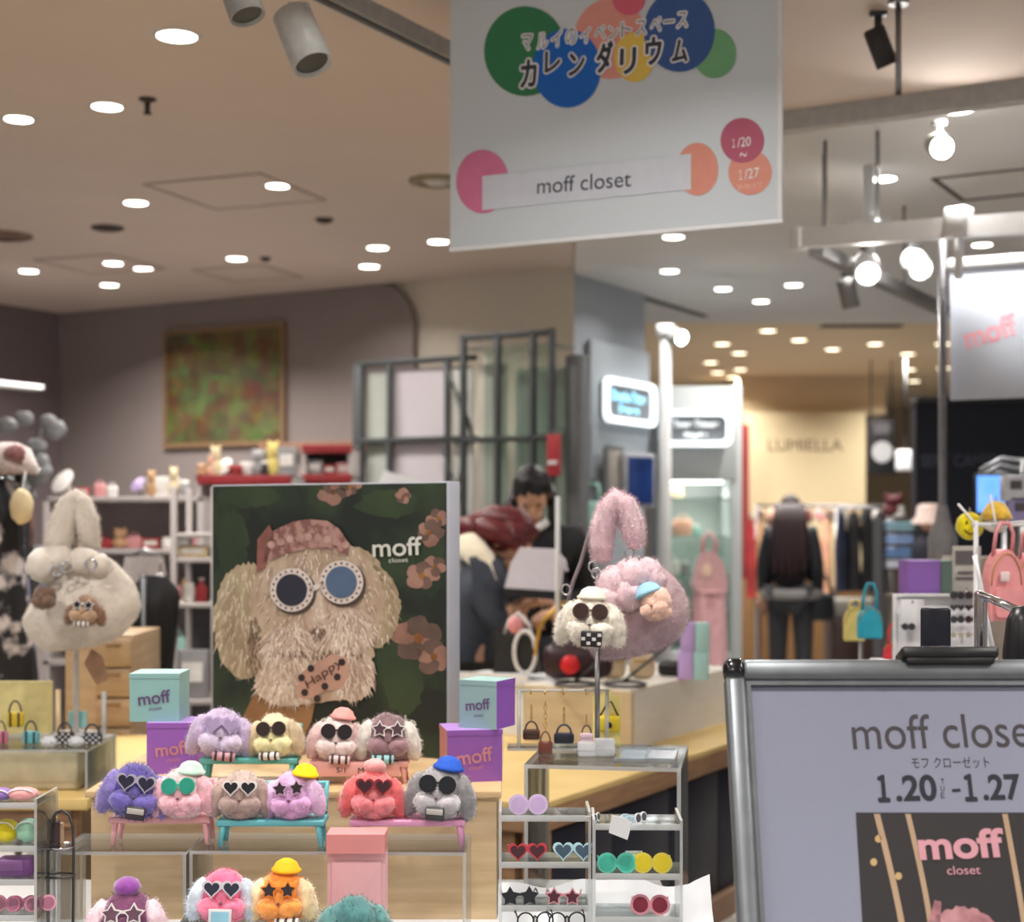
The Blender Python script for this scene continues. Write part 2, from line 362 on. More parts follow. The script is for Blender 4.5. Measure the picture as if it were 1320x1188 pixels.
# unseen downlight rows above and behind the viewer, placed to light the display
for i in range(5):
    for j in range(4):
        p = V((-4.2+2.1*i, -2.4+1.75*j, CEIL)); t = thing('ceiling_downlight', '%s round downlight of the %s row unseen above and behind the viewer' % (('first', 'second', 'third', 'fourth', 'fifth')[i], ('first', 'second', 'third', 'fourth')[j]), 'ceiling light', p, 0, 'unseen downlights above and behind the viewer')
        obj('lamp_disc', MB().lathe([(0, -.004), (.052, -.004), (.055, .004)], n=12), LAMPM, t); lamp_light(t, (0, 0, -.02), REAR_W, .12)
# ceiling vents, hatches, sprinkler
def cdisc(px, py, w, name, label, cat, prof, mats, z=CEIL):
    p = onz(px, py, z); s = k(w, p.y)/2; t = thing(name, label, cat, p)
    for nm, pr, m in prof: obj(nm, MB().lathe([(r*s, zz) for r, zz in pr], n=24), m, t)
    return t
cdisc(190,127,22,'sprinkler_head','small dark sprinkler head in the warm ceiling','sprinkler',[('escutcheon',[(1,0),(1,-.006),(.5,-.012)],DARKH),('deflector',[(.35,-.012),(.3,-.05),(.6,-.055),(0,-.06)],DARKH)],0)
cdisc(139,293,42,'ceiling_vent','dark oval looking round ceiling vent at left','vent',[('vent_ring',[(1,0),(1,-.008),(.8,-.012)],DARKH),('vent_cone',[(.75,-.004),(.4,-.012),(0,-.012)],DARKH)],0)
cdisc(418,282,24,'ceiling_sensor','small dark round ceiling sensor below the hatch','sensor',[('sensor_base',[(1,0),(1,-.006),(.6,-.02),(0,-.024)],DARKH)],0)
cdisc(342,332,14,'ceiling_sensor','tiny dark ceiling dot beside the downlight above the painting','sensor',[('sensor_base',[(1,0),(1,-.006),(.6,-.02),(0,-.024)],DARKH)],0)
cdisc(5,303,72,'ceiling_vent','brown round air diffuser cut by the left picture edge','vent',[('vent_ring',[(1,0),(1,-.01),(.7,-.015)],M('brown_vent',(120,92,76),.7)),('vent_cone',[(.6,-.005),(.3,-.016),(0,-.016)],M('brown_vent',(120,92,76),.7))],0)
cdisc(563,232,72,'ceiling_speaker','round recessed ceiling fitting half behind the banner','ceiling fitting',[('fitting_ring',[(1,0),(1,-.012),(.75,-.02),(.6,-.005)],M('olive_ring',(140,128,104),.6)),('fitting_core',[(.5,-.003),(.35,-.02),(0,-.02)],RINGM)],0)
for px, py, w, lab in ((305,247,.62,'square access hatch outline in the middle of the warm ceiling'),(130,340,.55,'faint access hatch near the left wall corner'),(320,352,.5,'faint access hatch above the painting')):
    p = onz(px, py, CEIL); t = thing('ceiling_hatch', lab, 'hatch', p, GR+.15)
    obj('hatch_frame', MB().ring(rrect(w, w, .004, 1), rrect(w-.03, w-.03, .004, 1), 0, .006, MX.Rotation(-PI/2, 4, 'X')), M('hatch_line', (168,150,138), .7), t)
    obj('hatch_panel', MB().box((0, 0, -.001), (w-.04, w-.04, .004)), CEILW, t)
p = onz(1110, 419, CEIL-.02); t = thing('ceiling_slot_vent', 'long dark slot vent where the pale ceiling turns beige', 'vent', p)
obj('slot', MB().box((0, 0, -.006), (.62, .14, .012), .003), DARKH, t); obj('slot_frame', MB().box((0, 0, -.002), (.66, .18, .004)), RINGM, t)
p = onz(870, 395, CEIL-.03); t = thing('ceiling_slot_vent', 'thin dark slot line in the pale ceiling by the pillar', 'vent', p, GR+PI/2)
obj('slot', MB().box((0, 0, -.006), (1.1, .05, .012), .003), DARKH, t)
p = onz(1300, 236, CEIL-.03); t = thing('ceiling_hatch', 'square panel outline near the right edge of the pale ceiling', 'hatch', p, GR)
obj('hatch_frame', MB().ring(rrect(.55, .55, .004, 1), rrect(.51, .51, .004, 1), 0, .006, MX.Rotation(-PI/2, 4, 'X')), DARKH, t)
# ------------------------------------------------------------------ hanging event banner
def ink(n, c): return M('print_'+n, c, .55, var=.03)
BANW = M('banner_film', (204,212,218), .4, var=.015, scale=2)
pl_ = P(580, 325, 4.2); ban = thing('hanging_banner', 'large white event banner with coloured circles hanging from the ceiling', 'banner', pl_, math.radians(-25.8))
BWD = 4.2*.2193
mb = MB(); mb.box((BWD/2, .004, .372), (BWD, .006, .744), .001); obj('film', mb, BANW, ban)
obj('bottom_rail', MB().box((BWD/2, .004, .006), (BWD+.004, .014, .012), .003), WHITE, ban)
obj('edge_strip', MB().box((BWD-.006, .004, .372), (.014, .012, .744), .003), WHITE, ban)
for x in (.1, BWD-.1): obj('cord', MB().tube([(x, .004, .74), (x, .004, .815)], .003), STEEL, ban)
bf = Face(ban, 0, 0)
bf.disc(677,66,53,58, ink('green',(44,122,80)),1); bf.disc(787,50,47,52, ink('salmon',(220,150,138)),1)
bf.disc(731,88,44,51, ink('blue',(0,98,190)),2); bf.disc(818,74,26,32, ink('yellow',(226,192,84)),2)
bf.disc(811,0,21,20, ink('rose',(214,98,118)),3); bf.disc(921,69,28,32, ink('leaf',(112,172,122)),2); bf.disc(876,40,46,53, ink('navy',(52,88,148)),3)
def jp(body, pts, h, y):
    pass
for ch, x, yy, hh in (('マ',680,55,20),('ル',700,53,20),('イ',718,50,20),('の',737,47,20),('イ',755,46,19),('ベ',774,42,17),('ン',791,42,17),('ト',808,38,19),('ス',827,36,19),('ペ',846,32,18),('ー',863,28,3),('ス',880,26,20)):
    bf.fat(ch, (x-6.5, yy+.7), (x+6.5, yy-.7), WINK, 4, hh, .1 if ch != 'ー' else .6); bf.text(ch, (x-6.5, yy+.7), (x+6.5, yy-.7), ink('outline',(112,122,134)), 5, hh)
for ch, x, yy, hh in (('カ',682,95,34),('レ',713,80,26),('ン',744,83,28),('ダ',780,74,38),('リ',810,79,32),('ウ',843,66,34),('ム',877,66,28)):
    bf.fat(ch, (x-9.5, yy+1), (x+9.5, yy-1), WINK, 4, hh, .11, 10); bf.fat(ch, (x-9.5, yy+1), (x+9.5, yy-1), ink('dark',(50,54,64)), 5, hh, .04)
bf.disc(622,234,34,41, ink('pink',(208,116,150)),1); bf.disc(899,218,27,34, ink('coral',(214,140,122)),1)
bf.poly([(622,227),(891,198),(891,244),(622,271)], ink('panel',(202,206,216)),2)
bf.text('moff closet', (693,240), (814,230), ink('dark',(50,54,64)), 3)
bf.disc(967,222,28,29, ink('coral',(214,140,122)),1); bf.disc(957,181,28,29, ink('rose2',(176,82,110)),2)
bf.text('１', (944,185), (948,184.5), WINK, 3, 11); bf.text('/20', (951,184), (968,182), WINK, 3, 12); bf.text('１', (953,226), (957,225.5), WINK, 3, 12); bf.text('/27', (960,225), (979,222), WINK, 3, 13); bf.text('〜', (954,201),(963,198), WINK, 3, 6); bf.text('20:00まで', (950,242), (984,237), ink('pale',(240,190,175)), 3, 7)

# ------------------------------------------------------------------ track rails and spots
GTR = M('grey_track', (150,148,144), .5, .2); LGT = M('spot_shell', (172,172,168), .45)
def spotlight(name, label, joint, aim, ln, r, mat, lit=0, stem=.1, group=None):
    t = thing(name, label, 'spotlight', joint, 0, group); a = V(aim).normalized(); q = MX.Translation((0, 0, -stem)) @ a.to_track_quat('Z', 'Y').to_matrix().to_4x4()
    obj('stem', MB().cyl((0, 0, 0), (0, 0, -stem), .012).box((0, 0, -.004), (.05, .03, .02), .004), DARKM if mat is not LGT else LGT, t)
    obj('can', MB().lathe([(0, -ln*.35), (r*.8, -ln*.35), (r, -ln*.3), (r, ln*.65), (r*.9, ln*.65), (r*.8, ln*.58)], n=24, mx=q), mat, t)
    g = obj('lamp_lens', MB().lathe([(0, ln*.6), (r*.82, ln*.6)], n=20, mx=q), M('spot_glow', (255,252,248), .4, emit=lit, var=0) if lit else DARKM, t)
    if lit: lamp_light(t, tuple(V((0, 0, -stem))+a*(ln*.7)), 3 if lit > 5 else .6, r*1.4, rot=(-a).to_track_quat('Z', 'Y').to_euler())
    return t
# diagonal track at the top, runs along the store grid
ta = P(470, -6, 4.1); tb = P(578, 93, 5.6)
def bar(name, label, a, b, w, h, mat, cat, parts=()):
    d = V(b)-V(a); t = thing(name, label, cat, a, math.atan2(d.y, d.x)); L = math.hypot(d.x, d.y); s = d.z
    obj('rail', MB().prism([(0, -h/2), (L, s-h/2), (L, s+h/2), (0, h/2)], -w/2, w/2), mat, t)
    return t, L, s
za = CEIL-.14; ta = onz(385, -28, za); tb = ta+A*2.6
tr, L, s = bar('lighting_track', 'grey lighting track crossing the top of the ceiling diagonally', ta, tb, .05, .05, GTR, 'track')
obj('conductor_slot', MB().box((L/2, 0, -.027), (L*.98, .02, .006)), DARKM, tr)
for x in (.3, 1.5, 2.4): obj('hanger', MB().cyl((x, 0, .02), (x, 0, .14), .008), GTR, tr)
spotlight('track_spotlight', 'grey cylindrical track spotlight pointing down at upper left', P(385, 8, 3.6), (.42, -.3, -1), .15, .047, LGT, 0, k(32, 3.6))
spotlight('track_spotlight', 'dark grey track spotlight cut off by the top picture edge', P(306, -30, 3.4), (.35, -.2, -1), .12, .04, GTR, 0, .02)
spotlight('ceiling_spotlight', 'small black spotlight on a short stem right of the banner', P(1132, 15, 4.7), (.45, .2, -1), .12, .033, M('charcoal_metal', (48,46,48), .5), 0, k(38, 4.7))
rod = thing('drop_rod', 'vertical grey steel rod holding the long beam', 'rod', P(1158, 139, 4.6))
obj('rod', MB().cyl((0, 0, .0), (0, 0, CEIL-rod.location.z), .009), STEEL, rod); obj('rod_flange', MB().cyl((0, 0, CEIL-rod.location.z-.012), (0, 0, CEIL-rod.location.z), .03), STEEL, rod)
spotlight('bright_spotlight', 'glaring white spotlight under the pale ceiling at right', P(1210, 158, 5.7), (-.05, -.85, -.3), .1, .048, LGT, 30, k(30, 5.7))
# white hanging pipe frame at right
pa = P(1030, 308, 6.2); pb = P(1330, 287, 5.55)
fr_, L, s = bar('suspended_pipe', 'white suspended pipe the right banner hangs from', pa, pb, .05, .075, WHITE, 'pipe')
obj('end_cap', MB().box((0, 0, 0), (.05, .065, .09), .008), WHITE, fr_)
for x in (.12, .35, 1.05): obj('hanger_rod', MB().cyl((x, 0, .03), (x, 0, CEIL-.04-pa.z), .008), STEEL, fr_)
obj('clamp', MB().box((L*.71, 0, .02+s*.71), (.09, .08, .11), .012).cyl((L*.71, 0, -.02), (L*.71, 0, -.17+s), .016), WHITE, fr_)
ta2 = P(1052, 322, 6.3); d2 = A*2.1
t2, L2, s2 = bar('lighting_track', 'dark grey lighting track running away behind the right banner', ta2, ta2+d2, .06, .05, M('mid_grey_track', (122,120,120), .5), 'track')
for x in (.1, 1.3): obj('hanger', MB().cyl((x, 0, .02), (x, 0, CEIL-.03-ta2.z), .008), GTR, t2)
spotlight('lit_track_spotlight', 'lit white track spotlight under the pipe, left one of two', P(1117, 318, 6.6), (-.1, -.8, -.5), .12, .055, WHITE, 14, k(26, 6.6), 'lit spots on the right track')
spotlight('lit_track_spotlight', 'lit white track spotlight under the pipe, right one of two', P(1180, 316, 7.0), (.1, -.8, -.5), .13, .055, WHITE, 12, k(22, 7), 'lit spots on the right track')
spotlight('track_spotlight', 'small unlit grey spotlight hanging below the dark track', P(1092, 352, 6.9), (.25, .1, -1), .13, .04, M('mid_grey_track', (122,120,120), .5), 0, .07)
pd = P(1120, 232, 6.6); t = thing('drop_pole', 'white drop pole with a round collar above the lit track spots', 'pole', P(1120, 330, 6.6))
obj('pole', MB().cyl((0, 0, 0), (0, 0, CEIL-.03-t.location.z), .022), WHITE, t)
obj('collar', MB().lathe([(.022, .12), (.085, .135), (.085, .155), (.022, .165)]), WHITE, t)
spotlight('lit_track_spotlight', 'small lit spotlight beside the white kiosk pole', P(870, 424, 9.56), (.5, -.8, -.3), .12, .05, LGT, 3, .04)
# right banner
rb = P(1225, 515, 5.9); rbn = thing('moff_banner', 'white hanging banner with pale pink lettering at the right edge', 'banner', rb, GR*.9)
obj('film', MB().box((.32, 0, .26), (.64, .006, .525), .001), M('banner_film_bright', (204,212,226), .4, var=.01), rbn)
obj('top_rail', MB().box((.32, 0, .515), (.66, .03, .04), .008), WHITE, rbn)
rf = Face(rbn, 0, -.003); rf.text('moff', (1243, 437), (1310, 416), ink('faint_pink', (244,176,190)), 1, 30, .03); rf.text('closet', (1266, 441), (1290, 436), ink('faint_pink', (244,176,190)), 1, 7)

# ------------------------------------------------------------------ painting
pa_ = thing('framed_painting', 'square framed painting of green and red leaves on the taupe wall', 'painting', PC+B*2.66-A*.085+V((0, 0, 2.0)), GR)
FW = k(165, 10.6)*1.22
pm = M('leaf_painting', (108,112,62), .6, c2=(104,66,44), scale=5, lo=.38, hi=.6)
nt = pm.node_tree; n2 = nt.nodes.new('ShaderNodeTexVoronoi'); n2.inputs['Scale'].default_value = 9
mx_ = nt.nodes.new('ShaderNodeMix'); mx_.data_type = 'RGBA'; mx_.blend_type = 'MULTIPLY'; mx_.inputs[0].default_value = .5
lk = [l for l in nt.links if l.to_socket.name == 'Base Color'][0]; src = lk.from_socket
nt.links.new(src, mx_.inputs[6]); nt.links.new(n2.outputs['Color'], mx_.inputs[7]); nt.links.new(mx_.outputs[2], nt.nodes['Principled BSDF'].inputs['Base Color'])
obj('canvas', MB().box((0, 0, .39), (FW-.04, .02, .78)), pm, pa_)
obj('picture_frame', MB().ring([(-FW/2, -.02), (FW/2, -.02), (FW/2, .8), (-FW/2, .8)], [(-FW/2+.03, .01), (FW/2-.03, .01), (FW/2-.03, .77), (-FW/2+.03, .77)], -.02, .02), M('frame_wood', (132,104,76), .5), pa_)

# ------------------------------------------------------------------ metal and glass shelving before the pillar
so = V((.30, 8.75, 0)); sh = thing('glass_display_shelving', 'grey metal framed glass display partition in front of the pillar', 'shelving', so, GR)
SM = M('shelf_metal', (58,61,62), .5, .2); H = 2.42
xs = [-1.42, -1.19, -.78]
for x in xs: obj('post', MB().box((x, 0, H/2), (.03 if x > -1.4 else .07, .04, H), .004), SM, sh)
for x in (-.60, -.37, -.14, -.02): obj('post', MB().box((x, -.12, 1.27), (.03, .04, 2.54), .004), SM, sh)
for z in (H, 1.95): obj('rail', MB().box((-1.01, 0, z), (.84, .04, .035), .004), SM, sh)
for z in (2.52, 1.93): obj('rail', MB().box((-.31, -.12, z), (.6, .04, .03), .004), SM, sh)
for z in (2.46, 1.95): obj('shelf', MB().box((-.31, .03, z), (.58, .26, .012), .003), GLASS, sh)
for i, (x0, x1) in enumerate(((-1.38, -1.21), (-1.17, -.80), (-.76, -.62), (-.58, -.40))):
    obj('back_panel', MB().box(((x0+x1)/2, .03, 1.2), (x1-x0, .012, 2.36)), M('white_panel_%s' % 'abcd'[i], [(166,170,162), (190,183,188), (200,202,196), (190,186,176)][i], .6, var=.02), sh)
obj('glass_pane', MB().box((-.36, -.06, 1.25), (.26, .01, 2.4)), GLASS, sh); obj('glass_pane', MB().box((-.12, -.06, 1.25), (.18, .01, 2.4)), GLASS, sh)
obj('side_panel', MB().box((-.2, .1, 1.2), (.34, .012, 2.3)), M('greenish_panel', (196,206,196), .5, var=.02), sh)
obj('side_panel', MB().box((.05, .05, 1.2), (.1, .1, 2.4), .004), M('dark_edge_panel', (104,106,108), .5), sh)
obj('brace', MB().tube([(-.80, -.02, 2.4), (-.63, -.02, 2.05), (-.60, -.02, 1.95)], .01), SM, sh)
for d in (-1, 1): obj('wire_loop', MB().tube([(-.74+.08*d, -.02, 1.9), (-.7, -.02, 1.66), (-.74-.08*d, -.02, 1.45)], .006), SM, sh)
t = thing('red_banner_strip', 'narrow red and white hanging sign beside the shelving tower', 'sign', P(714, 612, 8.62), GR)
obj('sign_plate', MB().box((0, 0, .11), (.085, .012, .23), .003), M('sign_red', (170,44,52), .5), t); obj('sign_stripe', MB().box((-.005, -.007, .07), (.06, .004, .02)), WHITE, t); obj('hook', MB().tube([(0, 0, .22), (0, .01, .26), (0, .14, .26)], .005), STEEL, t)

# ------------------------------------------------------------------ pillar sign, screen, white kiosk
def neon(name, label, px, py, w, h, Y, rz, colour, words, off=0, grp=None):
    t = thing(name, label, 'illuminated sign', P(px, py, Y), rz, grp)
    o_ = rrect(w, h, h*.22); i_ = rrect(w-.075, h-.075, h*.16)
    obj('sign_panel', MB().prism(rrect(w-.02, h-.02, h*.2), .0, .04), M('sign_grey', (120,124,130), .6), t)
    obj('neon_frame', MB().ring(o_, i_, -.03, 0), M('neon_white', (245,252,255), .4, emit=1.15, var=0), t)
    for wd, ww, z, hh in words: text(wd, ww, colour, t, (0, -.006, z), 0, hh, .04)
    return t
CY = M('neon_cyan', (150,225,255), .4, emit=1.3, var=0)
sp_ = PC+A*.60-B*.08
neon('neon_sign', 'glowing white framed sign with cyan lettering on the grey pillar', CX+F*sp_.x/sp_.y, 519, .74, .28, sp_.y, GR+PI/2, CY, (('Drumbo Trinne', .5, .035, .07), ('Dessert', .3, -.045, .05)))
kx = thing('white_kiosk', 'white illuminated kiosk with glass shelves right of the grey pillar', 'kiosk', P(898, 675, 10.4)*1 + V((0, 0, -CH)), 0)
KW = k(96, 10.4)
KM = M('kiosk_white', (192,197,197), .5, var=.02)
obj('back_wall', MB().box((0, .5, 1.18), (KW, .06, 2.36)), KM, kx); obj('side_wall', MB().box((KW/2, .2, 1.18), (.07, .66, 2.36), .004), KM, kx); obj('side_wall', MB().box((-KW/2, .2, 1.18), (.05, .66, 2.36), .004), KM, kx)
obj('header', MB().box((0, -.1, 2.05), (KW, .08, .62), .004), KM, kx); obj('base', MB().box((0, .2, .3), (KW, .62, .6), .01), KM, kx)
for z in (1.62, 1.36, 1.1, .84): obj('glass_shelf', MB().box((0, .2, z), (KW-.08, .5, .014)), GLASS, kx)
obj('strip_lamp', MB().box((0, .2, 1.735), (KW-.1, .06, .02)), M('strip_glow', (250,255,252), .4, emit=2.5, var=0), kx); lamp_light(kx, (0, .15, 1.71), 3, .4)
neon('neon_sign', 'glowing white outlined sign on the front of the white kiosk', 897, 552, KW*.95, .24, 10.2, 0, M('neon_soft', (246,252,252), .4, emit=.9, var=0), (('Tonne Trimme', .3, .03, .045), ('Style', .16, -.045, .04)))
po = thing('kiosk_pole', 'slim white pole standing before the white kiosk', 'pole', V((P(858, 600, 9.6).x, 9.6, 0)))
obj('pole', MB().cyl((0, 0, 0), (0, 0, 2.68), .035), WHITE, po); obj('foot_plate', MB().cyl((0, 0, 0), (0, 0, .015), .12), WHITE, po); obj('top_collar', MB().lathe([(.035, 2.6), (.06, 2.62), (.06, 2.68), (0, 2.68)]), WHITE, po)
bsn = PC+A*.50-B*.02; px_ = CX+F*bsn.x/bsn.y
sb = thing('wall_screen', 'dark blue wall screen on the pillar behind the pink bag', 'screen', P(826, 650, 9.7), math.radians(38))
obj('bezel', MB().box((0, .03, .15), (.26, .05, .34), .006), M('screen_bezel', (172,172,178), .4), sb); obj('display', MB().box((.0, .002, .15), (.21, .008, .29)), M('screen_blue', (36,64,124), .3, emit=.12, c2=(26,40,84), scale=6), sb)
pb_ = thing('notice_panel', 'tan wall panel left of the dark blue screen', 'panel', P(790, 655, 9.6), GR+PI/2)
obj('panel_board', MB().box((0, 0, .17), (.22, .03, .42), .004), M('tan_panel', (150,144,136), .6), pb_); obj('panel_rim', MB().ring(sc(rrect(.24, .44, .01, 2), 1, 1, 0, .17), sc(rrect(.2, .4, .01, 2), 1, 1, 0, .17), -.02, 0), M('sign_grey'), pb_)
pw_ = PC+A*.56-B*.035
obj_ = thing('pillar_board', 'pale blue grey board behind the glowing pillar sign', 'panel', pw_+V((0, 0, 1.75)), GR+PI/2)
obj('board', MB().box((0, 0, .4), (.86, .03, .86), .004), M('board_pale', (164,172,180), .6, var=.02), obj_)

# ------------------------------------------------------------------ far shops
t = thing('shop_fascia', 'cream fascia wall with shop lettering at the far centre right', 'shop front', V((P(1037, 0, 16).x, 16, 0)))
FC = M('fascia_cream', (224,206,166), .7, var=.02)
obj('fascia_panel', MB().box((0, 0, 1.3), (k(155, 16), .1, 2.6)), FC, t)
obj('bulkhead', MB().box((.1, .35, 2.8), (k(190, 16), .5, .42)), BEIGEC, t)
text('LUMIELLA', k(96, 16), M('fascia_letters', (140,118,98), .6), t, (0, -.054, P(0, 574, 16).z), 0, k(15, 16))
obj('plinth', MB().box((0, -.1, .4), (k(150, 16), .3, .8)), M('shop_wood', (150,112,72), .6), t)
lamp_light(t, (0, -1.2, 2.9), 5, .5)
t = thing('red_pillar_strip', 'tall narrow red panel between kiosk and cream shop', 'panel', V((P(957, 0, 15.5).x, 15.5, 0)))
obj('red_panel', MB().box((0, 0, 1.22), (k(16, 15.5), .08, 2.44), .004), M('panel_red', (140,46,44), .6), t); obj('wood_panel', MB().box((.05, -.06, .45), (k(20, 15.5), .05, .9), .004), M('shop_wood'), t)
t = thing('navy_shop_front', 'dark navy shop front with faint lettering at right', 'shop front', V((P(1275, 0, 11.5).x, 11.5, 0)))
NV = M('navy_front', (16,18,34), .5)
obj('front_panel', MB().box((0, 0, 1.17), (k(195, 11.5), .12, 2.34)), NV, t); obj('cornice', MB().box((0, -.04, 2.36), (k(200, 11.5), .2, .05), .004), M('charcoal_metal'), t)
text('SEPT CAMERA', k(112, 11.5), M('faint_sign', (78,80,96), .6), t, (-.2, -.064, P(0, 594, 11.5).z), 0, k(16, 11.5), .02)
t = thing('black_poster_board', 'small black notice board with a pale round emblem beside the cream shop', 'sign', P(1136, 610, 14.5), .1)
obj('board', MB().box((0, 0, .25), (k(35, 14.5), .04, .52), .004), M('board_black', (26,24,28), .5), t)
obj('emblem', MB().prism(sc(circle(20), .1, .1, 0, .2), -.03, -.02), M('emblem_grey', (176,176,178), .6), t); obj('print_block', MB().box((0, -.024, .42), (.15, .006, .1)), M('emblem_dim', (92,88,92), .6), t)
for s in (-1, 1): obj('cord', MB().cyl((s*.1, 0, .5), (s*.1, 0, CEIL-.02-t.location.z), .006), BLACK, t)
t = thing('paper_lantern', 'small white boxy lamp hanging beside the black notice board', 'lamp', P(1167, 606, 14))
obj('shade', MB().box((0, 0, .09), (.15, .15, .18), .02), M('lantern_white', (226,228,232), .6, emit=.25, var=0), t); obj('cord', MB().cyl((0, 0, .18), (0, 0, 1.0), .01), BLACK, t)
t = thing('grey_store_pole', 'tall grey steel pole in front of the navy shop', 'pole', V((P(1215, 0, 5.85).x, 5.85, 0)))
obj('pole', MB().cyl((0, 0, 0), (0, 0, P(0, 300, 5.85).z), .015), M('pole_grey', (128,128,134), .4, .4), t); obj('foot', MB().cyl((0, 0, 0), (0, 0, .02), .1), DARKM, t)
obj('hanging_sleeve', MB().lathe([(.018, 1.52), (.03, 1.46), (.055, 1.40), (.05, 1.22), (.02, 1.2)]), M('sleeve_grey', (150,150,154), .7), t)
# ------------------------------------------------------------------ front display furniture
def slab(name, c, d, par, mats=None, bev=0):
    """acrylic plate: broad faces clear, cut edges frosted"""
    mb = MB().box(c, d); t = min(range(3), key=lambda i: d[i])
    for i, f in enumerate(mb.f):
        a, b, c_ = (V(mb.v[f[j]]) for j in (0, 1, 2)); n = (b-a).cross(c_-b)
        mb.m[i] = 0 if abs(n[t]) > .9*n.length else 1
    return obj(name, mb, mats or [ACRYL, EDGE], par)
OAK = wood('oak_front', (222,198,158), (196,168,126), 5); OAKL = wood('oak_edge', (224,196,152), (200,166,120), 7)
TZ = .66; RZ = .918; BZ = .846
t = thing('display_table', 'white front display table carrying the wooden riser and plush charms', 'table', (-.3, 2.75, 0))
obj('table_top', MB().box((-.10, .125, TZ-.02), (1.46, 1.15, .04), .004), M('table_white', (204,204,207), .5, var=.02), t)
for x in (-.78, .58):
    for y in (-.38, .6): obj('leg', MB().box((x, y, (TZ-.04)/2), (.05, .05, TZ-.04), .004), STEEL, t)
t = thing('back_trestle', 'white trestle under the rear half of the wooden riser', 'table', (-.44, 3.75, 0))
obj('trestle_top', MB().box((0, 0, TZ-.02), (.78, .54, .04), .004), MATS['table_white'], t)
for x in (-.36, .36): obj('leg', MB().box((x, 0, (TZ-.04)/2), (.04, .4, TZ-.04), .004), STEEL, t)
t = thing('wooden_riser', 'light oak display riser behind the miniature benches', 'riser', (-.436, 3.1, TZ))
obj('front_panel', MB().box((0, .009, .122), (.81, .018, .244)), OAK, t); obj('top_panel', MB().box((0, .44, .251), (.83, .9, .014), .002), OAKL, t)
for x in (-.396, .396): obj('side_panel', MB().box((x, .45, .122), (.018, .862, .244)), OAK, t)
# acrylic bridges in front of the riser
def bridge(label, x0, x1, y0, dep, z0, h, rz=0, th=.006):
    c = V(((x0+x1)/2, y0, z0)); t = thing('acrylic_bridge', label, 'display stand', c, rz); w = x1-x0
    slab('top_plate', (0, dep/2, h-th/2), (w, dep, th), t)
    for s in (-1, 1): slab('side_leg', (s*(w/2-th/2), dep/2, (h-th)/2), (th, dep, h-th), t)
    return t
Yb = 2.86
bridge('long clear acrylic bridge under the teal and pink benches', (243-CX)*Yb/F, (601-CX)*Yb/F, Yb, .17, TZ, BZ-TZ, -.03)
bridge('clear acrylic bridge under the leftmost pink bench', (74-CX)*Yb/F, (240-CX)*Yb/F, Yb, .17, TZ, BZ-TZ)
bridge('tall tilted clear acrylic bridge carrying the mini bags and fluffy bag stand', P(655,990,3.1).x+.03, P(858,990,3.1).x+.03, 3.1, .32, TZ, .966-TZ, math.radians(-9), .008)
bridge('low clear acrylic platform under the plum plush', (95-CX)*2.66/F, (222-CX)*2.66/F, 2.6, .16, TZ, .055)
bridge('clear acrylic platform under the hot pink and orange plush', (230-CX)*2.66/F, (404-CX)*2.66/F, 2.6, .16, TZ, .105)
bridge('low clear acrylic platform under the dark teal plush', (408-CX)*2.66/F, (508-CX)*2.66/F, 2.6, .16, TZ, .055)

def bench(label, px, Y, zb, w, seat_h, col, back=True, d=.07, rz=0, group='miniature benches'):
    x = (px-CX)*Y/F; t = thing('miniature_bench', label, 'miniature bench', (x, Y, zb), rz, group)
    m = M('bench_'+col[0], col[1], .4, var=.03)
    obj('seat', MB().box((0, d/2, seat_h-.006), (w, d, .012), .003), m, t)
    for sx in (-1, 1):
        for y in (.008, d-.008):
            obj('leg', MB().tube([(sx*(w/2-.012), y, seat_h-.01), (sx*(w/2-.007), y, 0)], [.0062, .0045], 8), m, t)
    if back:
        for sx in (-1, 1): obj('back_post', MB().tube([(sx*(w/2-.008), d-.006, seat_h-.008), (sx*(w/2-.004), d+.006, seat_h+.062)], [.006, .005], 8), m, t)
        obj('back_rail', MB().box((0, d+.004, seat_h+.055), (w-.01, .008, .014), .003), m, t)
        obj('back_rail', MB().box((0, d+.0, seat_h+.03), (w-.012, .006, .008), .002), m, t)
    return t
TEAL = ('teal', (96,180,176)); PINKB = ('pink', (240,176,180)); ROSEB = ('rose', (226,158,196))
bench('teal miniature bench on the riser under the lavender and cream plush', 320, 3.17, RZ, k(126, 3.17), .053, TEAL)
bb = bench('salmon pink miniature bench on the riser with dark print on its front', 462, 3.17, RZ, k(128, 3.17), .046, ('salmon', (230,170,164)))
obj('front_board', MB().box((0, -.003, .03), (.17, .005, .026), .001), MATS['bench_salmon'], bb)
text('MUSIC', .05, INK, bb, (.025, -.0065, .029), 0, .012)
text('5/1', .018, INK, bb, (-.035, -.0065, .03), 0, .01)
bench('pale pink miniature bench at left carrying the indigo and mint plush', 205, 2.92, BZ, k(132, 2.92), .052, PINKB)
bench('turquoise miniature bench in the middle carrying the taupe and lilac plush', 348, 2.9, BZ, k(140, 2.9), .05, ('turquoise', (104,186,196)))
bench('rose pink miniature bench carrying the coral and grey plush', 525, 2.9, BZ, k(150, 2.9), .05, ROSEB, False)

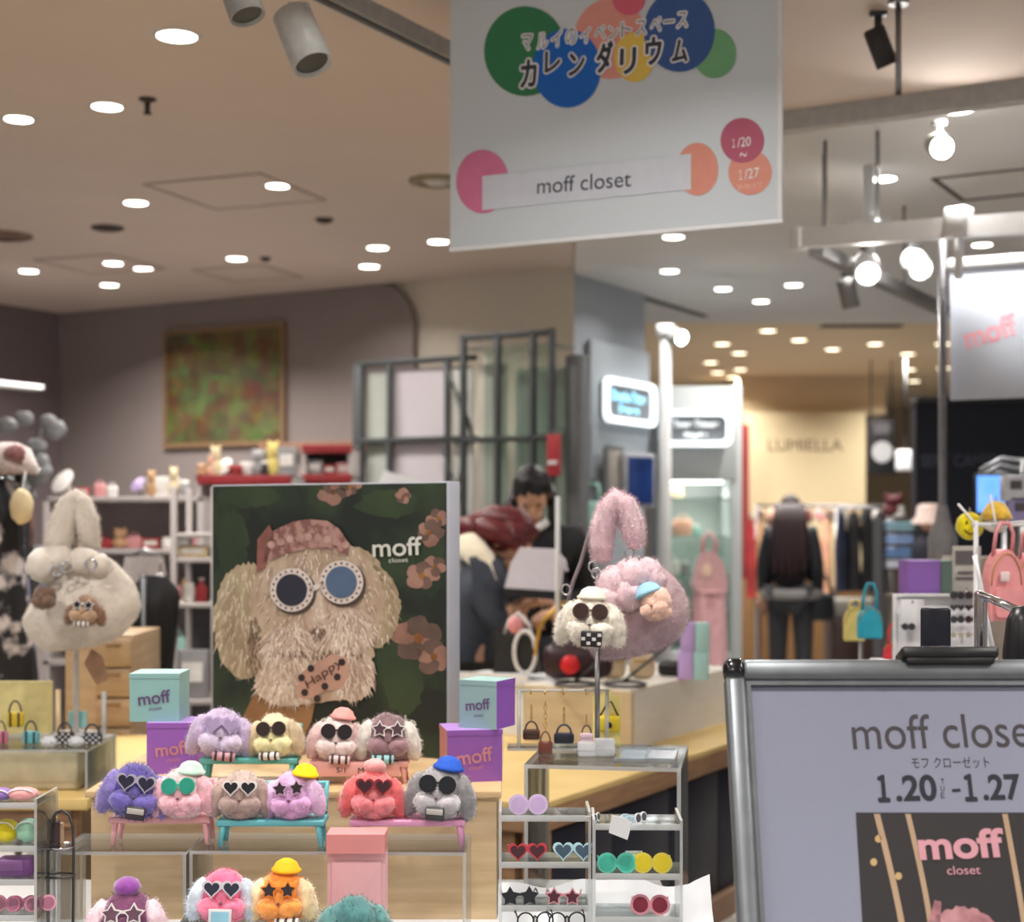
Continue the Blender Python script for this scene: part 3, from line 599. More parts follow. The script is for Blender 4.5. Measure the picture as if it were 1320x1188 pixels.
# ------------------------------------------------------------------ plush poodle charms
SHAPES = {'round': circle(20), 'heart': heart(24), 'star': star(.55)}
def eyewear(par, shape, fc, lc, w, y, z, tilt=0, frame_k=1.35, name='sunglasses', sink=.1):
    """frame with two lenses, w across; fc/lc materials"""
    o = SHAPES[shape]; r = w*.215; mb = MB()
    R = MX.Translation((0, y, z)) @ MX.Rotation(tilt, 4, 'X')
    for s in (-1, 1): mb.prism(sc(o, r*frame_k, None, s*w*.27), -w*.03, w*.03, R)
    mb.box((0, 0, r*.2), (w*.22, w*.05, w*.06), w*.015, R)
    f = obj(name, mb, fc, par)
    for s in (-1, 1):
        obj('lens', MB().prism(sc(o, r, None, s*w*.27), -w*.045, w*.02, R), lc, f)
    return f
def plush(label, px, by, w, Y, face, ear, cheek=None, gl=None, hat=None, acc=None, rz=0, ry=0, z=None, fur=1700, name='plush_poodle_charm', ears=True, bun=None, grp='poodle plush charms', seed=None, eh=1):
    u = w*Y/F/1.36; p = P(px, by, Y)
    if z is not None: p.z = z
    t = thing(name, label, 'plush charm', p, rz, grp, 0, ry)
    sd = seed or int(px*7+by) % 97
    fm = furmat(*face); em = furmat(*ear); cm = furmat(*(cheek or face)); allm = MB()
    def blob(nm, parts, m, mi):
        mb = MB()
        for c, r, rot in parts:
            mb.ell([v*u for v in c], [v*u for v in r], rot, 3, .13, 6, sd+len(mb.v) % 13, flat=.0)
        o = obj(nm, mb, m, t); n0 = len(allm.f); allm.add(mb.v, mb.f, mi=mi); return o
    blob('body', [((0, 0, .46), (.46, .38, .5), None), ((0, -.1, .18), (.42, .3, .2), None)], fm, 0)
    if ears:
        for s in (-1, 1): blob('ear', [((s*.47, -.06, .40*eh), (.19, .24, .42*eh), ('Y', s*-.24))], em, 1)
    blob('muzzle', [((-.19, -.34, .31), (.25, .17, .19), ('Y', .3)), ((.19, -.34, .31), (.25, .17, .19), ('Y', -.3)), ((0, -.3, .14), (.22, .14, .11), None), ((0, -.36, .46), (.1, .08, .15), None)], cm, 2)
    obj('nose', MB().ell((0, -.47*u, .43*u), (.034*u, .03*u, .024*u), None, 2), M('nose_dark', (96,72,74), .6), t)
    obj('fur', hairs(allm, int(fur*1.7), .085*u, .006*u, .3, sd), [fm, em, cm], t)['kind'] = 'stuff'
    if gl: eyewear(t, gl[0], M('frame_'+gl[1][0], gl[1][1], .35), M('lens_'+gl[2][0], gl[2][1], .15, coat=.5), .66*u, -.40*u, .67*u, -.2, 1.14 if gl[0] == 'round' else 1.32)
    if hat:
        hm = furmat(*hat[0]) if hat[0][0].startswith('f') else M('hat_'+hat[0][0], hat[0][1], .8, bump=.3, scale=80)
        hx, hz = hat[1] if len(hat) > 1 else (.12, .93)
        q_ = u*(hat[2] if len(hat) > 2 else 1); hb = MB().lathe([(.0, .2*q_), (.1*q_, .19*q_), (.2*q_, .13*q_), (.25*q_, .03*q_), (.29*q_, 0), (.28*q_, -.04*q_), (.1*q_, -.06*q_)], n=20, mx=MX.Translation((hx*u, .02*u, hz*u)) @ MX.Rotation(hx*.8, 4, 'Y'))
        obj('hat', hb, hm, t)
    if bun: obj('topknot', MB().ell((0, 0, 1.02*u), (.22*u, .2*u, .16*u), None, 3, .1, 6, sd), furmat(*bun), t)
    if acc:
        kind, nm, c, dx = acc; am = M('acc_'+nm, c, .5)
        if kind == 'purse':
            q = obj('mini_purse', MB().box((dx*u, -.5*u, .16*u), (.34*u, .12*u, .24*u), .03*u), am, t)
            obj('purse_flap', MB().box((dx*u, -.565*u, .2*u), (.3*u, .02*u, .1*u), .008*u), M('acc_trim', (190,186,180), .4), q)
        elif kind == 'roll':
            q = obj('mini_roll', MB().tube([((dx-.22)*u, -.46*u, .07*u), ((dx+.22)*u, -.46*u, .07*u)], .09*u, 14), am, t)
            for i in (-.15, 0, .15): obj('band', MB().tube([((dx+i-.025)*u, -.46*u, .07*u), ((dx+i+.025)*u, -.46*u, .07*u)], .096*u, 14), M('acc_dark', (58,40,48), .5), q)
        elif kind == 'card':
            q = obj('mini_card', MB().box((dx*u, -.52*u, .2*u), (.42*u, .03*u, .28*u), .01*u), WHITE, t)
            obj('card_print', MB().box((dx*u, -.537*u, .2*u), (.32*u, .006*u, .19*u)), am, q)
        elif kind == 'check':
            q = obj('mini_purse', MB().box((dx*u, -.5*u, .17*u), (.4*u, .12*u, .3*u), .03*u), M('acc_black', (30,26,30), .5), t)
            cb = MB()
            for a in range(4):
                for b in range(3):
                    if (a+b) % 2: cb.box(((dx-.15+.1*a)*u, -.563*u, (.09+.08*b)*u), (.07*u, .004*u, .06*u))
            obj('checks', cb, M('acc_white', (216,212,208), .5), q)
    return t
D = ('dark', (28,24,28)); WF = ('white', (228,224,222))
plush('lavender plush poodle with pale heart glasses on the teal bench on the riser', 283, 978, 88, 3.2, ('lavender', (196,178,208)), ('lavender', (196,178,208)), ('lav_pale', (206,192,216)), ('heart', ('lav', (188,168,206)), ('lavlens', (168,150,186))), None, ('roll', 'maroon', (196,150,160), .1), .12, .1, RZ+.053)
plush('cream plush poodle with round brown glasses on the teal bench on the riser', 357, 977, 78, 3.2, ('cream', (226,210,172)), ('tan', (206,184,150)), ('butter', (230,222,170)), ('round', ('brown', (70,56,50)), ('browndark', (52,42,40))), None, ('roll', 'ivory', (226,222,214), -.05), -.1, -.05, RZ+.053)
plush('blush white plush poodle with pink hat on the salmon bench', 433, 980, 80, 3.2, ('blush', (226,204,200)), ('blush2', (214,180,178)), None, ('round', D, ('dk', (40,34,38))), (('pinkhat', (232,158,152)), (.1, .95)), ('roll', 'blushroll', (220,196,194), .1), .05, .06, RZ+.046)
plush('mauve brown plush poodle with white star glasses and one white ear', 499, 982, 86, 3.2, ('mauve', (132,104,108)), ('offwhite', (218,212,204)), ('mauve2', (152,118,124)), ('star', WF, ('mauvelens', (84,62,70))), None, ('roll', 'mint_roll', (150,204,206), -.1), .1, .03, RZ+.046)
plush('indigo violet plush poodle with heart glasses leaning on the pale pink bench', 170, 1060, 96, 2.93, ('indigo', (84,72,150)), ('periwinkle', (136,122,190)), ('violet', (112,100,178)), ('heart', ('silver', (170,166,182)), ('indlens', (34,30,52))), None, ('purse', 'dark_purse', (58,50,56), .08), .15, .16, BZ+.052)
plush('pale pink plush poodle with mint round glasses on the pale pink bench', 238, 1060, 88, 2.93, ('palepink', (238,206,208)), ('pink', (238,184,196)), ('pink', (238,184,196)), ('round', ('mint', (60,178,150)), ('mintlens', (40,150,126))), (('fmint', (200,232,214)), (.16, .9)), None, -.05, -.04, BZ+.052)
plush('taupe plush poodle with white framed heart glasses on the turquoise bench', 311, 1058, 84, 2.93, ('taupe', (190,168,160)), ('taupe2', (178,154,146)), ('taupe3', (170,146,140)), ('heart', WF, D), None, None, .05, .02, BZ+.05)
plush('lilac plush poodle with yellow hat and star glasses on the turquoise bench', 381, 1063, 84, 2.93, ('lilac', (214,172,214)), ('lilac2', (222,186,222)), ('lilac3', (214,164,210)), ('star', ('lilacf', (200,170,196)), ('stardark', (46,32,34))), (('yellow', (246,220,16)), (.28, .9)), None, -.1, -.08, BZ+.05)
plush('coral red plush poodle with dark heart glasses on the rose bench', 480, 1064, 88, 2.93, ('coral', (232,112,112)), ('coral2', (222,104,106)), ('coral3', (226,130,138)), ('heart', ('maroonf', (128,36,44)), ('wine', (56,18,24))), None, None, .08, .05, BZ+.05, bun=('coralbun', (240,160,158)))
plush('grey plush poodle with round black glasses and a blue hat', 566, 1070, 96, 2.93, ('grey', (164,162,164)), ('grey2', (138,136,138)), ('grey3', (186,182,186)), ('round', ('blk', (34,34,36)), ('blk2', (20,20,24))), (('cobalt', (30,86,196)), (.12, .93)), ('purse', 'charcoal_purse', (60,60,64), 0), -.12, .06, BZ+.05)
plush('plum plush poodle with white star glasses and pale pink ears in the front row', 164, 1236, 108, 2.68, ('plum', (122,66,104)), ('shell', (238,206,216)), ('plum2', (134,76,112)), ('star', WF, ('plumlens', (104,70,86))), None, None, .06, 0, TZ+.055, bun=('grape', (136,66,150)), fur=2200)
plush('hot pink plush poodle with silver heart glasses and pale blue ears', 288, 1222, 94, 2.68, ('hotpink', (236,112,150)), ('iceblue', (208,222,236)), ('hotpink2', (240,128,160)), ('heart', ('silver2', (206,204,212)), ('inkblue', (40,40,58))), None, ('card', 'skycard', (150,206,228), 0), .05, .03, TZ+.105, fur=2200)
plush('orange plush poodle with yellow hat and star glasses in the front row', 365, 1222, 92, 2.68, ('orange', (246,146,52)), ('vanilla', (244,214,170)), ('orange2', (248,158,74)), ('star', ('orangef', (226,128,40)), ('stardark', (46,32,34))), (('amber', (250,182,16)), (.08, .98)), ('roll', 'ivory', (226,222,214), .15), -.04, -.02, TZ+.105, fur=2200)
plush('dark teal plush poodle before the pink gift box', 456, 1232, 104, 2.66, ('deepteal', (76,128,128)), ('deepteal2', (92,142,140)), ('deepteal3', (64,112,114)), None, None, None, .2, 0, TZ+.055, fur=2200)

# ------------------------------------------------------------------ gift boxes
def gift(label, px, by, w, h, Y, front, side, top, words=True, rz=0, z=None, wc=INK, grp=None):
    p = P(px, by, Y); ww = w*Y/F; hh = h*Y/F
    if z is not None: p.z = z
    t = thing('gift_box', label, 'gift box', p, rz, grp)
    mb = MB().box((0, ww/2, hh*.46), (ww, ww, hh*.92))
    def paint(mb):
        for i, f in enumerate(mb.f):
            a, b, c = (V(mb.v[f[j]]) for j in (0, 1, 2)); n = (b-a).cross(c-b)
            mb.m[i] = 0 if abs(n.y) > .9*n.length else (1 if abs(n.x) > .9*n.length else 2)
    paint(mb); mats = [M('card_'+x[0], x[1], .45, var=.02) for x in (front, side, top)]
    obj('box_body', mb, mats, t); lid = MB().box((0, ww/2, hh*.95), (ww*1.015, ww*1.015, hh*.1)); paint(lid); obj('lid', lid, mats, t)
    if words:
        text('moff', ww*.66, wc, t, (0, -ww*.012, hh*.5), .12, None, .015); text('closet', ww*.26, wc, t, (.02*ww, -ww*.012, hh*.28), .12)
    return t, hh
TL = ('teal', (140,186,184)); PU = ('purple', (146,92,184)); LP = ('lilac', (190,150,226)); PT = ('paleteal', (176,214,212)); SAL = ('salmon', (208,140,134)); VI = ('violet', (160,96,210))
GI = M('goldish_ink', (196,130,140), .5)
VINK = M('violet_ink', (96,70,116), .6)
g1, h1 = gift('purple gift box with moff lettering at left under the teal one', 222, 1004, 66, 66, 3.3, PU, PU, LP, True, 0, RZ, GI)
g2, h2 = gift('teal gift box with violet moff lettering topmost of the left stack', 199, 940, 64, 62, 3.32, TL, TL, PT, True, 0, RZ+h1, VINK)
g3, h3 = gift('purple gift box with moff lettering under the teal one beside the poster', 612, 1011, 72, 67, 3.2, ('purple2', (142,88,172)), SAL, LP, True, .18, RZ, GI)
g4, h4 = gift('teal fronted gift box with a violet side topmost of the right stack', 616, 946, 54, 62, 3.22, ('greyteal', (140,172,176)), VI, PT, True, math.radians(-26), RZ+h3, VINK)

# pink gift box with a folded flap
pk = P(457, 1078, 2.75); t = thing('pink_flap_box', 'tall pink paper box with a folded flap in front of the riser', 'gift box', (pk.x, 2.78, TZ))
w = k(76, 2.75); hh = pk.z-TZ; PB = M('pink_card', (240,184,190), .5, var=.02)
obj('box_body', MB().box((0, .03, (hh-.03)/2), (w, .05, hh-.03)), PB, t)
obj('flap', MB().prism([(-w/2, hh-.034), (w/2, hh-.034), (w/2, hh), (-w/2, hh)], -.012, .055), M('pink_card_top', (226,146,146), .5, var=.02), t)
obj('fold_panel', MB().add([(-w*.42, .0035, hh-.05), (w*.42, .0035, hh-.05), (w*.42, .0035, .02), (-w*.42, .0035, .02), (-w*.05, -.006, hh-.14)], [(0, 4, 1), (1, 4, 2), (2, 4, 3), (3, 4, 0)]), PB, t)

# ------------------------------------------------------------------ big promo poster board (turned with the store grid)
pr = V((-.1435, 3.5, RZ)); PWD = .69
ps = thing('promo_poster', 'tall green poster board showing a fluffy dog in round sunglasses', 'poster', pr+B*PWD, GR)
PH = P(578, 620, 3.5).z-RZ
obj('board', MB().box((PWD/2, .026, PH/2), (PWD, .05, PH), .002), M('board_edge', (170,172,182), .5, var=.02), ps)
def pmat(n, c, c2, scale=4, stretch=None, lo=.35, hi=.65): return M('print_'+n, c, .6, c2=c2, scale=scale, stretch=stretch, lo=lo, hi=hi)
pf = Face(ps, 0, 0); pf.box = (.004, PWD-.004, .004, PH-.004)
GRN = pmat('leaf_green', (18,28,20), (44,60,36), 5, None, .42, .6)
obj('print', MB().add([(0.004, -.0006, .002), (PWD-.004, -.0006, .002), (PWD-.004, -.0006, PH-.004), (.004, -.0006, PH-.004)], [(0, 1, 2, 3)]), GRN, ps)
SG = pmat('soft_green', (50,66,38), (26,42,28), 4); PE = pmat('petal', (160,124,108), (120,84,72), 9); PE2 = pmat('petal_dim', (112,86,76), (78,64,56), 9)
for cx, cy, rx, ry, m in ((320,640,40,14,SG),(555,720,18,50,SG),(500,650,40,18,SG),(520,880,26,40,SG),(300,700,20,40,SG)): pf.poly(fluffy(cx, cy, rx, ry, 30, .15), m, 1)
def flower(cx, cy, r, m, layer=2):
    for i in range(5):
        a = 2*PI*i/5+cx; q_ = random.uniform(.75, 1.2); pf.poly(fluffy(cx+r*.5*q_*math.cos(a), cy+r*.5*q_*math.sin(a), r*.48*q_, r*.4, 14, .14), m if i % 2 else (PE if m is PE2 else PE2), layer+.1*i)
    pf.disc(cx, cy, r*.18, None, pmat('pollen', (150,100,40), (100,60,30), 20), layer+1, 10)
flower(540,822,36,PE); flower(560,846,26,PE2); flower(430,634,20,PE2); flower(452,628,14,PE2); flower(553,686,20,PE); flower(544,742,22,PE2); flower(562,730,16,PE); flower(566,668,15,PE2); flower(520,640,12,PE2)
ARM = pmat('skin_arm', (146,108,70), (126,90,56), 5)
pf.poly([(345,860),(415,860),(402,930),(388,958),(300,956),(318,915)], ARM, 3)
FW_ = lambda n, c, c2: pmat(n, c, c2, 18, (1.2, 1, .35))
EARC = FW_('fur_ear', (176,160,132), (146,128,102)); HEADC = FW_('fur_head', (192,172,150), (166,142,120)); MUZ = FW_('fur_muzzle', (206,188,170), (176,152,134))
pf.poly(fluffy(318, 800, 42, 74, 80, .05), EARC, 4); pf.poly(fluffy(482, 782, 35, 52, 80, .05), EARC, 4); pf.poly(fluffy(455, 745, 40, 40, 60, .04), EARC, 4)
pf.poly(fluffy(410, 775, 86, 85, 90, .03), HEADC, 5); pf.poly(fluffy(404, 845, 78, 62, 90, .035), HEADC, 6)
pf.poly(fluffy(374, 833, 38, 27, 60, .06), MUZ, 7); pf.poly(fluffy(446, 812, 42, 30, 60, .06), MUZ, 7); pf.poly(fluffy(372, 880, 42, 30, 60, .05), MUZ, 8); pf.poly(fluffy(455, 868, 30, 36, 60, .05), MUZ, 7)
pf.poly(fluffy(414, 780, 22, 42, 40, .05), MUZ, 8)
F1 = [FW_('fl1', (206,192,164), (170,152,124)), FW_('fl2', (164,146,120), (144,124,100)), FW_('fl3', (222,208,188), (196,178,156))]
F2 = [FW_('fm1', (222,206,192), (196,176,160)), FW_('fm2', (182,158,142), (164,140,124)), FW_('fm3', (232,220,208), (206,190,176))]
pf.strokes(318, 800, 40, 70, 340, 17, F1, 4.5, .5); pf.strokes(482, 782, 32, 48, 200, 15, F1, 4.5, .5)
pf.strokes(410, 760, 80, 66, 260, 11, F2, 8.2, .5); pf.strokes(374, 833, 36, 25, 240, 16, F2, 8.3, .9); pf.strokes(446, 812, 40, 28, 240, 16, F2, 8.3, .9); pf.strokes(372, 880, 40, 26, 220, 15, F2, 8.6, .9); pf.strokes(455, 866, 28, 32, 180, 15, F2, 8.6, .7)
DKS = [ink('fold', (112,90,76))]
pf.strokes(410, 842, 60, 5, 90, 9, DKS, 8.4, .4, .8); pf.strokes(330, 830, 8, 40, 60, 12, DKS, 8.4, .4, .8); pf.strokes(412, 812, 10, 6, 40, 8, DKS, 8.7, .4, .8)
KN = pmat('knit', (170,132,122), (126,84,80), 60, None, .42, .58)
pf.poly([(341,725),(346,700),(354,684),(380,672),(400,669),(424,671),(440,682),(450,698),(451,716),(430,708),(405,706),(375,712)], KN, 9)
pf.poly([(334,695),(349,676),(356,690),(344,732),(333,738)], pmat('bow', (150,96,86), (120,74,68), 20), 9)
for i in range(9): pf.disc(352+i*12, 702-10*math.sin(PI*i/8), 5, 5, pmat('knit_light', (190,158,146), (160,120,112), 30), 10, 10)
for cx, cy, lc in ((379,760,('lensdark', (30,30,44), (44,46,66))), (443,750,('lensblue', (92,118,150), (58,72,102)))):
    pf.disc(cx+2, cy+3, 29, 29, ink('rim_dark', (70,58,52)), 11); pf.disc(cx, cy, 28, 28, ink('rim', (214,202,196)), 12); pf.disc(cx, cy, 20, 20.5, pmat(*lc, 2.5), 14)
    for i in range(20):
        a = 2*PI*i/20; pf.disc(cx+24.3*math.cos(a), cy+24.3*math.sin(a), 1.5, 1.5, ink('rim_dot', (70,54,60)), 13, 6)
pf.poly([(402,756),(420,748),(421,754),(403,764)], ink('rim', (214,202,196)), 12)
TAGM = pmat('tag', (190,152,134), (176,136,120), 8)
pf.poly([(386,872),(396,862),(432,842),(450,848),(452,872),(440,888),(420,890),(400,902),(386,898)], TAGM, 9)
for cx, cy in ((391,873),(403,861),(395,892),(421,884),(437,872),(443,853),(411,900)): pf.disc(cx, cy, 4.6, 4.8, ink('tag_dot', (44,34,34)), 10, 10)
pf.text('Happy', (398,884), (442,852), ink('tag_ink', (70,46,40)), 11, 15)
pf.text('moff', (482,706), (546,703), ink('pale_words', (206,206,198)), 9, 24, .012); pf.text('closet', (503,722), (528,721), ink('pale_words', (206,206,198)), 9, 6)
pf.text('Customizable', (412,935), (537,931), ink('pale_words', (206,206,198)), 3, 20); pf.text('charm', (480,958), (541,955), ink('pale_words', (206,206,198)), 3, 18)
# ------------------------------------------------------------------ acrylic eyewear shelves at right of the riser
def tier(label, x0, x1, Y, dep, zs, top, rz=0, z0=TZ):
    w = x1-x0; t = thing('acrylic_shelf', label, 'display shelf', ((x0+x1)/2, Y, z0), rz)
    for z in zs:
        slab('shelf', (0, dep/2, z-z0-.0025), (w-.01, dep, .005), t); slab('front_lip', (0, .002, z-z0+.002), (w-.01, .003, .007), t, [EDGE, EDGE])
    for s in (-1, 1): slab('side_panel', (s*(w/2-.0025), dep/2, (top-z0)/2), (.005, dep, top-z0), t)
    return t
YL = 2.74; zL = [1.45-(y-HY)*YL/F for y in (1055, 1115, 1171)]
tier('left clear acrylic eyewear shelf with lavender, red and star glasses', (643-CX)*YL/F, (762-CX)*YL/F, YL, .11, zL, zL[0]+.012)
YR = 2.66; zR = [1.45-(y-HY)*YR/F for y in (1066, 1130, 1186)]
tier('right clear acrylic eyewear shelf with mint, yellow and pink glasses', (764-CX)*YR/F, (880-CX)*YR/F, YR, .12, zR, zR[0]+.012, -.03)
def sunglasses(label, px, Y, z, w, shape, fc, lc, rz=0, name='miniature_sunglasses', lie=False, grp='miniature sunglasses'):
    ww = w*Y/F; t = thing(name, label, 'sunglasses', ((px-CX)*Y/F, Y, z), rz, grp)
    r = ww*.215*1.33; o = SHAPES[shape]; low = min(q[1] for q in o)
    zz = -low*r
    fm = M('gl_'+fc[0], fc[1], .3, coat=.4); lm = M('gll_'+lc[0], lc[1], .12, coat=.6)
    f = eyewear(t, shape, fm, lm, ww, 0, zz, -.12, 1.33, 'frame')
    for s in (-1, 1):
        obj('temple', MB().tube([(s*ww*.5, .004, zz+r*.4), (s*ww*.5, ww*.45, zz+r*.4), (s*ww*.47, ww*.62, zz)], ww*.022, 6), fm, t)
    return t
RED = ('red', (206,56,70)); WHT = ('white', (230,230,232)); 
sunglasses('pale lavender miniature sunglasses on the top left acrylic shelf', 681, YL+.04, zL[0], 46, 'round', ('lav', (214,190,226)), ('lavl', (200,172,216)), .05)
sunglasses('red heart miniature sunglasses with dark lenses on the middle left shelf', 680, YL+.03, zL[1], 46, 'heart', RED, ('wine', (76,24,34)), .1)
sunglasses('pale blue heart miniature sunglasses on the middle left shelf', 739, YL+.03, zL[1], 48, 'heart', ('ice', (190,228,238)), ('slate', (70,92,112)), -.05)
sunglasses('black star miniature sunglasses on the lower left shelf', 670, YL+.03, zL[2], 46, 'star', ('blackstar', (40,38,46)), ('blackl', (28,28,36)), .1)
sunglasses('pink framed miniature sunglasses with wine star lenses on the lower left shelf', 726, YL+.03, zL[2], 44, 'star', ('rosepink', (236,160,172)), ('winestar', (90,26,44)), -.1)
sunglasses('white miniature sunglasses on the top right acrylic shelf', 826, YR+.04, zR[0], 24, 'round', WHT, ('greyl', (96,96,104)), .9)
sunglasses('small white miniature sunglasses folded where the two shelves meet', 769, YR+.05, zR[0], 20, 'round', WHT, ('greyl', (96,96,104)), 1.1)
sunglasses('mint green round miniature sunglasses on the middle right shelf', 795, YR+.03, zR[1], 46, 'round', ('mint', (96,206,182)), ('mintl', (64,186,160)), .04)
sunglasses('yellow lens miniature sunglasses on the middle right shelf', 841, YR+.03, zR[1], 46, 'round', ('ylw', (226,208,70)), ('yl', (230,206,16)), -.06)
sunglasses('pink miniature sunglasses with wine red lenses on the lower right shelf', 838, YR+.03, zR[2]+.002, 46, 'round', ('pinkf', (232,150,164)), ('wine2', (130,24,48)), -.08)
for px, lab in ((690, 'black wire miniature glasses frame lying lowest at left'), (731, 'black wire miniature glasses frame lying lowest at right')):
    t = thing('wire_glasses', lab, 'glasses', ((px-CX)*2.7/F, 2.7, TZ), .1); 
    for s in (-1, 1):
        obj('rim', MB().tube([(s*.017+.014*math.cos(a), 0, .1+.014*math.sin(a)) for a in [2*PI*i/20 for i in range(20)]], .0016, 6, True), BLACK, t)
    obj('bridge', MB().tube([(-.004, 0, .104), (0, 0, .108), (.004, 0, .104)], .0015, 6), BLACK, t)
    obj('holder', MB().cyl((0, .004, 0), (0, .004, .108), .003, n=10).cyl((0, .004, 0), (0, .004, .004), .02), EDGE, t)
    for s in (-1, 1): obj('temple', MB().tube([(s*.031, 0, .106), (s*.032, .03, .11), (s*.03, .06, .1)], .0014, 6), BLACK, t)
t = thing('price_tag', 'blank white paper tag tilted over the top right shelf edge', 'tag', P(799, 1076, 2.645), -.1)
obj('card', MB().prism([(-.019, .004), (.013, -.008), (.021, .022), (.009, .03), (-.014, .034)], -.001, .001), WHITE, t); obj('string', MB().tube([(.0, 0, .03), (.006, .01, .034), (.014, .03, .03)], .0008, 5), WHITE, t)
t = thing('price_card', 'small white price card behind the mint glasses', 'card', P(817, 1112, 2.74), 0); t.location.z = zR[1]
obj('card', MB().box((0, 0, .014), (.03, .001, .028)), WHITE, t)
# crumpled white plastic sheet behind the shelves
shx = P(782, 1160, 2.86)
def shf(a, b):
    x = -.2+.4*a; y = .14*b; z = .012+.10*b**2+.008*math.sin(9*a+3*b)+.004*math.sin(23*a-7*b)
    if a > .9: z += .02*(a-.9)/.1*b; 
    return (x, y, z)
m_ = MB().sheet(shf, 30, 12); m_.sheet(lambda a, b: tuple(V(shf(a, b))+V((0, .002, -.002))), 30, 12)
t = obj('plastic_sheet', m_, M('white_plastic_sheet', (204,206,210), .35, var=.02), None, (shx.x, 2.80, TZ)); tag(t, 'curled white plastic sheet lying behind the acrylic eyewear shelves', 'sheet')

# ------------------------------------------------------------------ mini bag charms
def minibag(label, px, by, w, h, Y, bm, hm, chain=GOLD, hook=0, rz=0, straps=False, grp='mini bag charms', checks=False, z=None, flower=None):
    p = P(px, by, Y); ww = w*Y/F; hh = h*Y/F
    if z is not None: p.z = z
    t = thing('mini_bag_charm', label, 'mini bag', p, rz, grp)
    obj('pouch', MB().box((0, 0, hh*.28), (ww, ww*.4, hh*.56), ww*.12), bm, t)
    obj('handle', MB().tube([(ww*.36*math.cos(a), -ww*.05, hh*.5+hh*.48*math.sin(a)) for a in [PI*i/12 for i in range(13)]], ww*.055, 8), hm, t)
    if straps:
        for s in (-1, 1): obj('strap', MB().box((s*ww*.24, -ww*.21, hh*.28), (ww*.13, ww*.03, hh*.56), ww*.01), hm, t)
    else: obj('flap', MB().box((0, -ww*.19, hh*.42), (ww*.92, ww*.06, hh*.26), ww*.03), bm if not checks else hm, t)
    if checks:
        cb = MB()
        for a in range(6):
            for b in range(4):
                if (a+b) % 2: cb.box((ww*(-.4+.16*a), -ww*.2, hh*(.08+.13*b)), (ww*.11, ww*.05, hh*.09))
        obj('checks', cb, M('check_white', (214,214,216), .5), t)
    if flower: obj('ornament', MB().prism(sc(star(.6), ww*.18, ww*.18, 0, hh*.3), -ww*.26, -ww*.18), flower, t)
    if hook:
        n = 7; L = hook*Y/F
        for i in range(n):
            z0 = hh*.98+L*(i+.5)/n; rr = L/n*.62
            obj('chain_link', MB().tube([((rr*.6)*math.cos(a)*(1 if i % 2 else .3), (rr*.6)*math.cos(a)*(.3 if i % 2 else 1), z0+rr*math.sin(a)) for a in [2*PI*j/10 for j in range(10)]], ww*.022, 5, True), chain, t)
    return t
LEA = lambda n, c=(200,200,200): M('leather_'+n, c, .45, bump=.1)
Yk = 3.3
minibag('dark brown mini bag charm hanging first from the left on the gold chains', 685, 953, 22, 24, Yk, LEA('brown', (78,54,42)), LEA('brown', (78,54,42)), GOLD, 22)
minibag('reddish brown long handled mini bag charm hanging second from the left', 703, 972, 18, 30, Yk, LEA('rust', (112,56,44)), LEA('rust', (112,56,44)), GOLD, 40, straps=True)
minibag('black blue mini bag charm with rounded handle hanging in the middle', 727, 958, 26, 25, Yk, LEA('ink', (38,42,56)), LEA('ink2', (60,64,74)), GOLD, 24)
minibag('pale pink mini bag charm with a black bow near the stand pole', 756, 958, 17, 24, Yk, LEA('pinkp', (226,196,210)), LEA('black', (34,30,34)), GOLD, 14)
rk = thing('charm_rack', 'clear acrylic rack the mini bag charms hang from', 'display rack', (P(720, 975, 3.33).x, 3.345, .966))
for x in (-.085, .105): obj('upright', MB().cyl((x, 0, 0), (x, 0, .125), .004, n=10), EDGE, rk)
slab('base_plate', (.01, 0, .003), (.24, .07, .006), rk); obj('crossbar', MB().cyl((-.09, 0, .125), (.11, 0, .125), .003, n=10), EDGE, rk)
for x in (-.06, -.03, .01, .058): obj('hook', MB().tube([(x, 0, .127), (x, -.02, .129), (x, -.045, .122), (x, -.045, .128)], .0015, 6), GOLD, rk)
# yellow card with a yellow purse
t = thing('yellow_card_pack', 'yellow backing card with a yellow mini purse beside the stand pole', 'card pack', P(782, 966, 3.42), -.12)
obj('backing_card', MB().box((0, .004, .062), (k(36, 3.42), .003, .115)), M('card_yellow', (252,234,150), .6), t)
obj('mini_purse', MB().box((.006, -.006, .058), (.048, .018, .036), .006), M('purse_yellow', (250,220,60), .45), t)
obj('purse_button', MB().ell((.006, -.017, .056), (.007, .004, .007), None, 2), BLACK, t); obj('purse_handle', MB().tube([(-.014, -.006, .075), (.0, -.006, .1), (.01, -.006, .108), (.026, -.006, .075)], .0022, 6), LEA('brown', (78,54,42)), t)
obj('hang_tab', MB().box((0, .004, .126), (.02, .003, .014), .001), MATS['card_yellow'], t)
for px, py, w, h, lab, m in ((757,973,24,18,'white block on the acrylic bridge left of the stand pole',WHITE),(779,966,26,22,'pale grey tissue block at the stand pole foot',M('tissue', (206,208,212), .8, bump=.4))):
    p = P(px, py+8, 3.24); p.z = .966; t = thing('paper_block', lab, 'block', p)
    obj('block', MB().box((0, 0, k(h, 3.24)/2), (k(w, 3.24), .03, k(h, 3.24)), .004), m, t); obj('band', MB().box((0, 0, k(h, 3.24)*.45), (k(w, 3.24)*1.01, .031, k(h, 3.24)*.2), .001), M('tissue'), t)
